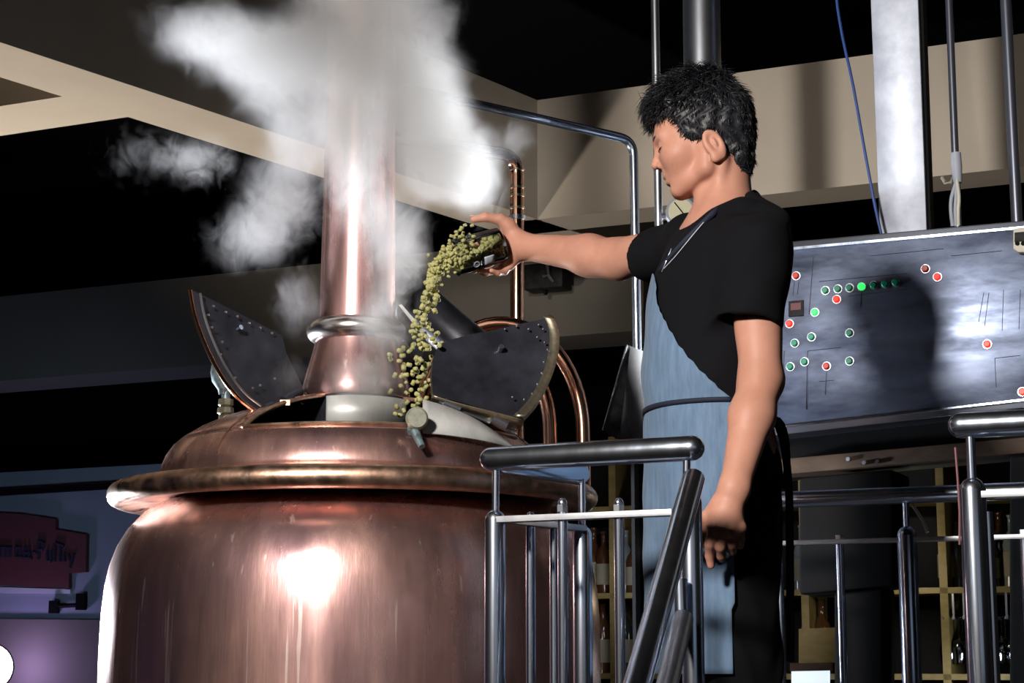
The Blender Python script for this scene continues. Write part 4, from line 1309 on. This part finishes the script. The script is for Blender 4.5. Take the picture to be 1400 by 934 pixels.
v_, f_ = sdf_mesh(C, V(.15, 3.35, zpx(720)), V(.75, 4.1, zpx(240)), .0042, warp=fold)
shirt = mesh_np('t_shirt', v_, f_, 'shirt_black', man, relax=2)

L = SDF()
L.ell(T(.022, 0, 640), (.104, .152, .13), TR, k=.03)
for a, b, c in ((hipn, kneen, ankn), (hipf, kneef, ankf)):
    L.cone(a, b, .086, .073, k=.03); L.cone(b, c + V(0, 0, .0), .076, .062, k=.03)
def fold2(P):
    return .004 * np.sin(P[:, 2] * 36 + 5 * np.sin(P[:, 0] * 22 + P[:, 1] * 17))
v_, f_ = sdf_mesh(L, V(.1, 3.35, ZD + .02), V(.75, 4.05, zpx(560)), .007, warp=fold2)
mesh_np('trousers', v_, f_, 'trouser_black', man, relax=2)
for c in (ankn, ankf):
    SH = SDF()
    SH.ell(c * V(1, 1, 0) + tf * .055 + V(0, 0, ZD + .036), (.135, .046, .040), TR, k=.02)
    SH.cone(c + V(0, 0, -.02), c + V(0, 0, -.005), .048, .046, k=.03)
    flr = ZD + .001
    s2 = SDF().fn(lambda P: np.maximum(SH(P), flr - P[:, 2]), c, .4)
    v_, f_ = sdf_mesh(s2, c - V(.25, .25, .15), c + V(.25, .25, .12), .006)
    mesh_np('shoe', v_, f_, 'shirt_black', man)

# apron: a cloth draped round the trunk, cut along its outline
BODYC = lambda P: np.minimum(C(P), L(P))
z_top, z_waist, z_hem = zpx(372), zpx(566), zpx(921)
AX = TC + tf * .0
rows = np.concatenate([np.linspace(z_top, z_waist, 34), np.linspace(z_waist, z_hem, 40)[1:]])
phis = np.radians(np.linspace(-118, 118, 119))
def cloth_r(z):
    d = np.outer(np.cos(phis), tf) - np.outer(np.sin(phis), tr_ax)      # + phi is his left, the near side
    o = V(AX[0], AX[1], z)
    t = np.full(len(phis), .34)
    for _ in range(60):
        s = BODYC(o + d * t[:, None])
        t = np.maximum(t - np.clip(s, -.01, .05) * .7, .02)
    return t, d
RR = []
for z in rows:
    RR.append(cloth_r(z)[0])
RR = np.array(RR)
iw = 33
for i in range(iw + 1, len(rows)):                     # the skirt hangs from the waist
    RR[i] = np.maximum(RR[i] + .003, RR[i - 1])
k5 = np.ones(5) / 5
for i in range(len(rows)):
    RR[i] = np.convolve(np.pad(RR[i], 2, mode='edge'), k5, 'valid')
d = np.outer(np.cos(phis), tf) - np.outer(np.sin(phis), tr_ax)
zz = rows[:, None]
wave = np.where(zz < z_waist, .006 * np.clip((z_waist - zz) / .25, 0, 1) * np.sin(phis[None] * 7 + 2.2 * zz), 0) + .0012 * np.sin(zz * 50 + phis[None] * 6)
PT = V(AX[0], AX[1], 0) + d[None] * (RR + .0075 + wave)[..., None]
PT[..., 2] = rows[:, None]
ex = [(368, 890), (376, 893), (392, 896), (410, 896), (425, 901), (440, 908), (455, 916), (475, 929), (495, 945), (515, 964), (535, 986), (548, 1001), (600, 1004), (921, 999)]
def build_apron(r0, r1, off, name, m, parent, trim=True, n=60):
    Q = []
    for i in range(r0, r1):
        px, py = proj(PT[i])
        tgt = np.array([np.interp(y, [e[0] for e in ex], [e[1] for e in ex]) for y in py])
        # walk from the front towards the near side until the outline is met
        j0 = 59
        j = j0
        front = int(np.argmin(px[j0 - 25:j0 + 30])) + j0 - 25
        j = front
        while j < len(phis) - 2 and px[j] < tgt[j]: j += 1
        p_near = phis[j]
        p_far = -max(min(p_near, 1.7), .55) if True else 0
        ph = np.linspace(p_far, p_near, n)
        row = np.stack([np.interp(ph, phis, PT[i][:, k]) for k in range(3)], 1)
        dirs = np.outer(np.cos(ph), tf) - np.outer(np.sin(ph), tr_ax)
        Q.append(row + dirs * off)
    Q = np.array(Q)
    return MB().grid(Q).build(name, m, parent, smooth=80, solid=.0028), Q
apron, QA = build_apron(0, len(rows), 0.0, 'apron', 'denim', man)
iwb = [i for i in range(len(rows)) if zpx(574.5) <= rows[i] <= zpx(560)]
band, QB = build_apron(min(iwb), max(iwb) + 1, .004, 'waistband', 'navy_band', apron)
def ribbon(pts, w, th, name, m, parent, nrm_=None):
    pts = np.array(pts); mb = MB()
    A_, B_ = [], []
    for i, p in enumerate(pts):
        t_ = unit(pts[min(i + 1, len(pts) - 1)] - pts[max(i - 1, 0)])
        nn = unit(p - CAM) if nrm_ is None else nrm_
        s_ = unit(np.cross(t_, nn)) * w / 2
        A_.append(p - s_); B_.append(p + s_)
    return MB().grid(np.stack([np.array(A_), np.array(B_)])).build(name, m, parent, solid=th)
def on_shirt(pts, off=.004):
    out = []
    for x, y in pts:
        p = hit(C, x, y)
        if p is not None: out.append(p - unit(ray(x, y)) * off)
    return out
st = on_shirt([(902, 372), (908, 362), (916, 352), (926, 341), (938, 328), (952, 314), (966, 300), (980, 287), (994, 276)])
if len(st) > 3:
    ribbon(smooth_line(st, 18), .011, .0018, 'neck_strap', 'navy_band', apron)
st = on_shirt([(905, 372), (909, 362), (914, 350), (918, 340)], .007)
if len(st) > 2:
    MB().tube(st, .0016, 6).build('strap_clip', 'steel', apron)
st = on_shirt([(908, 367), (922, 352), (936, 335), (950, 318), (962, 304)], .006)
if len(st) > 2:
    MB().tube(list(smooth_line(st, 14)), .0011, 6).build('cord', 'grey_tape', apron)
ribbon(smooth_line([at(1052, 572, 3.60), at(1066, 577, 3.62), at(1074, 600, 3.63), at(1076, 640, 3.63), at(1072, 668, 3.62)], 14), .014, .002, 'tie', 'navy_band', apron)
ribbon(smooth_line([at(1052, 574, 3.62), at(1068, 590, 3.64), at(1078, 660, 3.66), at(1080, 760, 3.66), at(1081, 905, 3.66)], 18), .016, .002, 'tie', 'navy_band', apron)
# ------------------------------------------------------------------ cup and hops
def axis_lathe(prof, o, ax, n=36):
    ax = unit(ax); x = unit(np.cross(ax, V(0, 1, .1))); y = np.cross(ax, x)
    P = np.array([[o + ax * t + (x * math.cos(q) + y * math.sin(q)) * r for q in np.linspace(0, 2 * PI, n + 1)] for r, t in prof])
    return MB().grid(P)
cb, cm = at(686, 334, 4.150), at(621, 353, 4.125)
cax = unit(cm - cb); cl = float(np.linalg.norm(cm - cb))
cup = thing('hop_cup', 'clear cup of hop pellets tipped over in the hand of the man', 'cup', cb)
R1, R2 = .0405, .0435
axis_lathe([(0, 0), (R1 - .003, 0), (R1, .003), (R2, cl), (R2 - .0018, cl), (R1 - .002, .006), (0, .006)], cb, cax).build('cup_wall', 'clear_cup', cup, smooth=50)
# printed marks on the side that faces out: a small ring mark and a pale square
side = unit(-ray(650, 345) - cax * (-ray(650, 345) @ cax))
dn = np.cross(cax, side)
if dn[2] > 0: dn = -dn
def on_cup(t, q):
    r = R1 + (R2 - R1) * t / cl + .0008
    return cb + cax * t + (side * math.cos(q) + dn * math.sin(q)) * r
def patch(t0, t1, a0, a1, name, m):
    P = np.array([[on_cup(t, q) for q in np.linspace(a0, a1, 8)] for t in np.linspace(t0, t1, 4)])
    return MB().grid(P).build(name, m, cup, solid=.0006)
patch(.036, .060, .42, .98, 'pale_square', 'grey_tape')
mkp = [on_cup(.080 + .007 * math.cos(a), .72 + .17 * math.sin(a)) for a in np.linspace(0, 2 * PI, 17)]
MB().tube(mkp, .0009, 6, cap=False).build('ring_mark', 'grey_tape', cup)
MB().tube([on_cup(.068, .62), on_cup(.068, .86)], .0009, 6).build('tick_mark', 'grey_tape', cup)

# one pellet: a stubby cylinder with rounded ends
def pellet(mb, c, r, ax, stretch=1.25, n=7):
    ax = unit(ax)
    mb.tube([c - ax * r * stretch, c - ax * r * .8 * stretch, c + ax * r * .8 * stretch, c + ax * r * stretch], [r * .55, r, r, r * .55], n)
rg = np.random.default_rng(21)
hp = MB()
for i in range(1500):                                      # heap inside the cup
    t = .008 + (cl - .012) * rg.random()
    q = rg.uniform(0, 2 * PI); rr = (R1 - .008) * math.sqrt(rg.random())
    p = cb + cax * t + (side * math.cos(q) + dn * math.sin(q)) * rr
    h_up = -(side * math.cos(q) + dn * math.sin(q)) @ dn * rr
    if t > .045 and h_up > -.010 + .020 * (1 - (t - .045) / (cl - .045)):
        continue
    pellet(hp, p, rg.uniform(.0034, .0046), rg.normal(0, 1, 3))
tag(hp.build('hop_pellets', 'hop_green', smooth=60), 'heap of pale green hop pellets inside the tipped cup', 'hops', kind='stuff')
st_ = smooth_line([at(640, 334, 4.128), at(616, 348, 4.12), at(602, 363, 4.115), at(594, 374, 4.11), at(589, 388, 4.108)], 60)
hs = MB()
for i in range(560):                                      # dense tongue of hops at the lip
    k = rg.random() ** .9
    c = st_[int(k * 59)]
    sp_ = .022 * (1 - k) ** .8 + .0075
    pellet(hs, c + rg.normal(0, 1, 3) * V(.5, .5, .62) * sp_, rg.uniform(.0030, .0042), rg.normal(0, 1, 3))
tag(hs.build('hop_stream', 'hop_green', smooth=60), 'dense tongue of hop pellets pouring over the lip of the cup', 'hops', kind='stuff')
pm = MB(); pellet(pm, V(0, 0, 0), .0048, V(0, 0, 1), n=9)
proto = pm.build('hop_pellet', 'hop_green', smooth=60)
fall = smooth_line([(590, 384, 6), (585, 405, 8), (580, 430, 9), (577, 452, 13), (571, 480, 21), (568, 510, 23), (565, 540, 22), (565, 572, 20)], 200)
N = 185
for i in range(N):
    k = (i + .5) / N
    k = k ** 1.12
    x, y, w = fall[min(int(k * 199), 199)]
    o = proto if i == 0 else proto.copy()
    if i: COL.objects.link(o)
    p = at(x + np.clip(rg.normal(0, .75), -1.7, 1.7) * w, y + rg.uniform(-6, 6), 4.105 + rg.normal(0, .022))
    o.location = p
    o.rotation_euler = rg.uniform(0, 6.28, 3)
    s_ = rg.uniform(.75, 1.2)
    o.scale = (s_, s_, s_)
    tag(o, 'single hop pellet in mid air, falling from the cup to the kettle hatch', 'hop pellet', 'hop pellets falling into the kettle')
# ------------------------------------------------------------------ steam rising from the open hatch
BL = [(495, 525, 4.02, 72, 50, 1.05), (522, 445, 4.06, 58, 72, .95), (545, 340, 4.10, 68, 96, 1.0), (596, 212, 4.18, 100, 98, 1.30), (552, 115, 4.18, 116, 96, 1.30),
      (470, 40, 4.14, 116, 100, 1.25), (475, 150, 4.08, 84, 90, .95), (395, 110, 4.22, 120, 100, 1.0), (325, 62, 4.28, 132, 78, .80), (255, 30, 4.32, 110, 66, .55),
      (420, 195, 4.22, 80, 60, .75), (385, 275, 4.20, 80, 100, .80), (330, 330, 4.24, 80, 66, .50), (410, 410, 4.16, 56, 76, .70), (215, 215, 4.32, 120, 62, .38), (290, 225, 4.30, 80, 60, .40),
      (660, 258, 4.22, 58, 70, .66), (565, 25, 4.20, 90, 68, .95), (700, 190, 4.24, 52, 46, .50), (400, 512, 4.02, 44, 40, .60), (484, 235, 4.08, 72, 120, .90), (480, -40, 4.20, 160, 66, 1.0)]
ST = SDF()
blobs = []
for px, py, Y, rx, ry, s in BL:
    c = at(px, py, Y)
    q = Y / F_PX
    r = V(rx * q, .06 + .30 * rx * q, ry * q)
    blobs.append((c, r * 1.10, s))
    ST.ell(c, r * 1.06, None, k=.05)
v_, f_ = sdf_mesh(ST, at(60, 660, 3.9) - V(.2, .2, 0), V(.35, 4.9, 3.7), .03, B=12, warp=lambda P: .010 * np.sin(P[:, 0] * 31 + 2 * np.sin(P[:, 2] * 23)) * np.sin(P[:, 2] * 27 + P[:, 1] * 19))
sm_ = bpy.data.materials.new('steam')
sm_.use_nodes = True
nt = sm_.node_tree
for n in list(nt.nodes):
    nt.nodes.remove(n)
N_ = nt.nodes.new; LK = nt.links.new
out = N_('ShaderNodeOutputMaterial')
vol = N_('ShaderNodeVolumeScatter')
vol.inputs['Color'].default_value = (.97, .975, 1.0, 1)
vol.inputs['Anisotropy'].default_value = .25
LK(vol.outputs[0], out.inputs['Volume'])
geo = N_('ShaderNodeNewGeometry')
def math_(op, a, b=None, clamp=False):
    m = N_('ShaderNodeMath'); m.operation = op; m.use_clamp = clamp
    for i, x in enumerate((a, b)):
        if x is None: continue
        if isinstance(x, (int, float)): m.inputs[i].default_value = x
        else: LK(x, m.inputs[i])
    return m.outputs[0]
tot = None
for c, r, s in blobs:
    a = N_('ShaderNodeVectorMath'); a.operation = 'MULTIPLY_ADD'
    LK(geo.outputs['Position'], a.inputs[0])
    a.inputs[1].default_value = tuple(1 / r)
    a.inputs[2].default_value = tuple(-c / r)
    l = N_('ShaderNodeVectorMath'); l.operation = 'DOT_PRODUCT'
    LK(a.outputs[0], l.inputs[0]); LK(a.outputs[0], l.inputs[1])
    e = math_('SUBTRACT', 1.0, l.outputs['Value'], True)
    e = math_('MULTIPLY', math_('POWER', e, 1.5), s * 1.12)
    tot = e if tot is None else math_('ADD', tot, e)
def noise(scale, detail, dist, rough=.62, stretch=(1, 1, .8)):
    mp = N_('ShaderNodeMapping'); mp.inputs['Scale'].default_value = stretch
    LK(geo.outputs['Position'], mp.inputs['Vector'])
    t = N_('ShaderNodeTexNoise')
    t.inputs['Scale'].default_value = scale; t.inputs['Detail'].default_value = detail
    t.inputs['Roughness'].default_value = rough; t.inputs['Distortion'].default_value = dist
    LK(mp.outputs[0], t.inputs['Vector'])
    return t.outputs[0]
shape = math_('MULTIPLY', tot, 1.0, True)
big = noise(5.0, 3.0, 1.6, .58)
fine = noise(13.0, 6.0, 2.6, .70, (1, .6, .75))
mixn = math_('ADD', math_('MULTIPLY', big, .45), math_('MULTIPLY', fine, .55))
thr = math_('SUBTRACT', .60, math_('MULTIPLY', shape, .36))
d1 = math_('MULTIPLY', math_('SUBTRACT', mixn, thr), 4.6, True)
den = math_('MULTIPLY', math_('MULTIPLY', d1, math_('POWER', math_('MINIMUM', tot, 1.4), 1.5)), 10.5)
LK(den, vol.inputs['Density'])
M['steam'] = sm_
so = mesh_np('steam_cloud', v_, f_, 'steam', None)
tag(so, 'white steam billowing up round the chimney from the open hatch', 'steam', kind='stuff')
sm_.cycles.volume_step_rate = .2
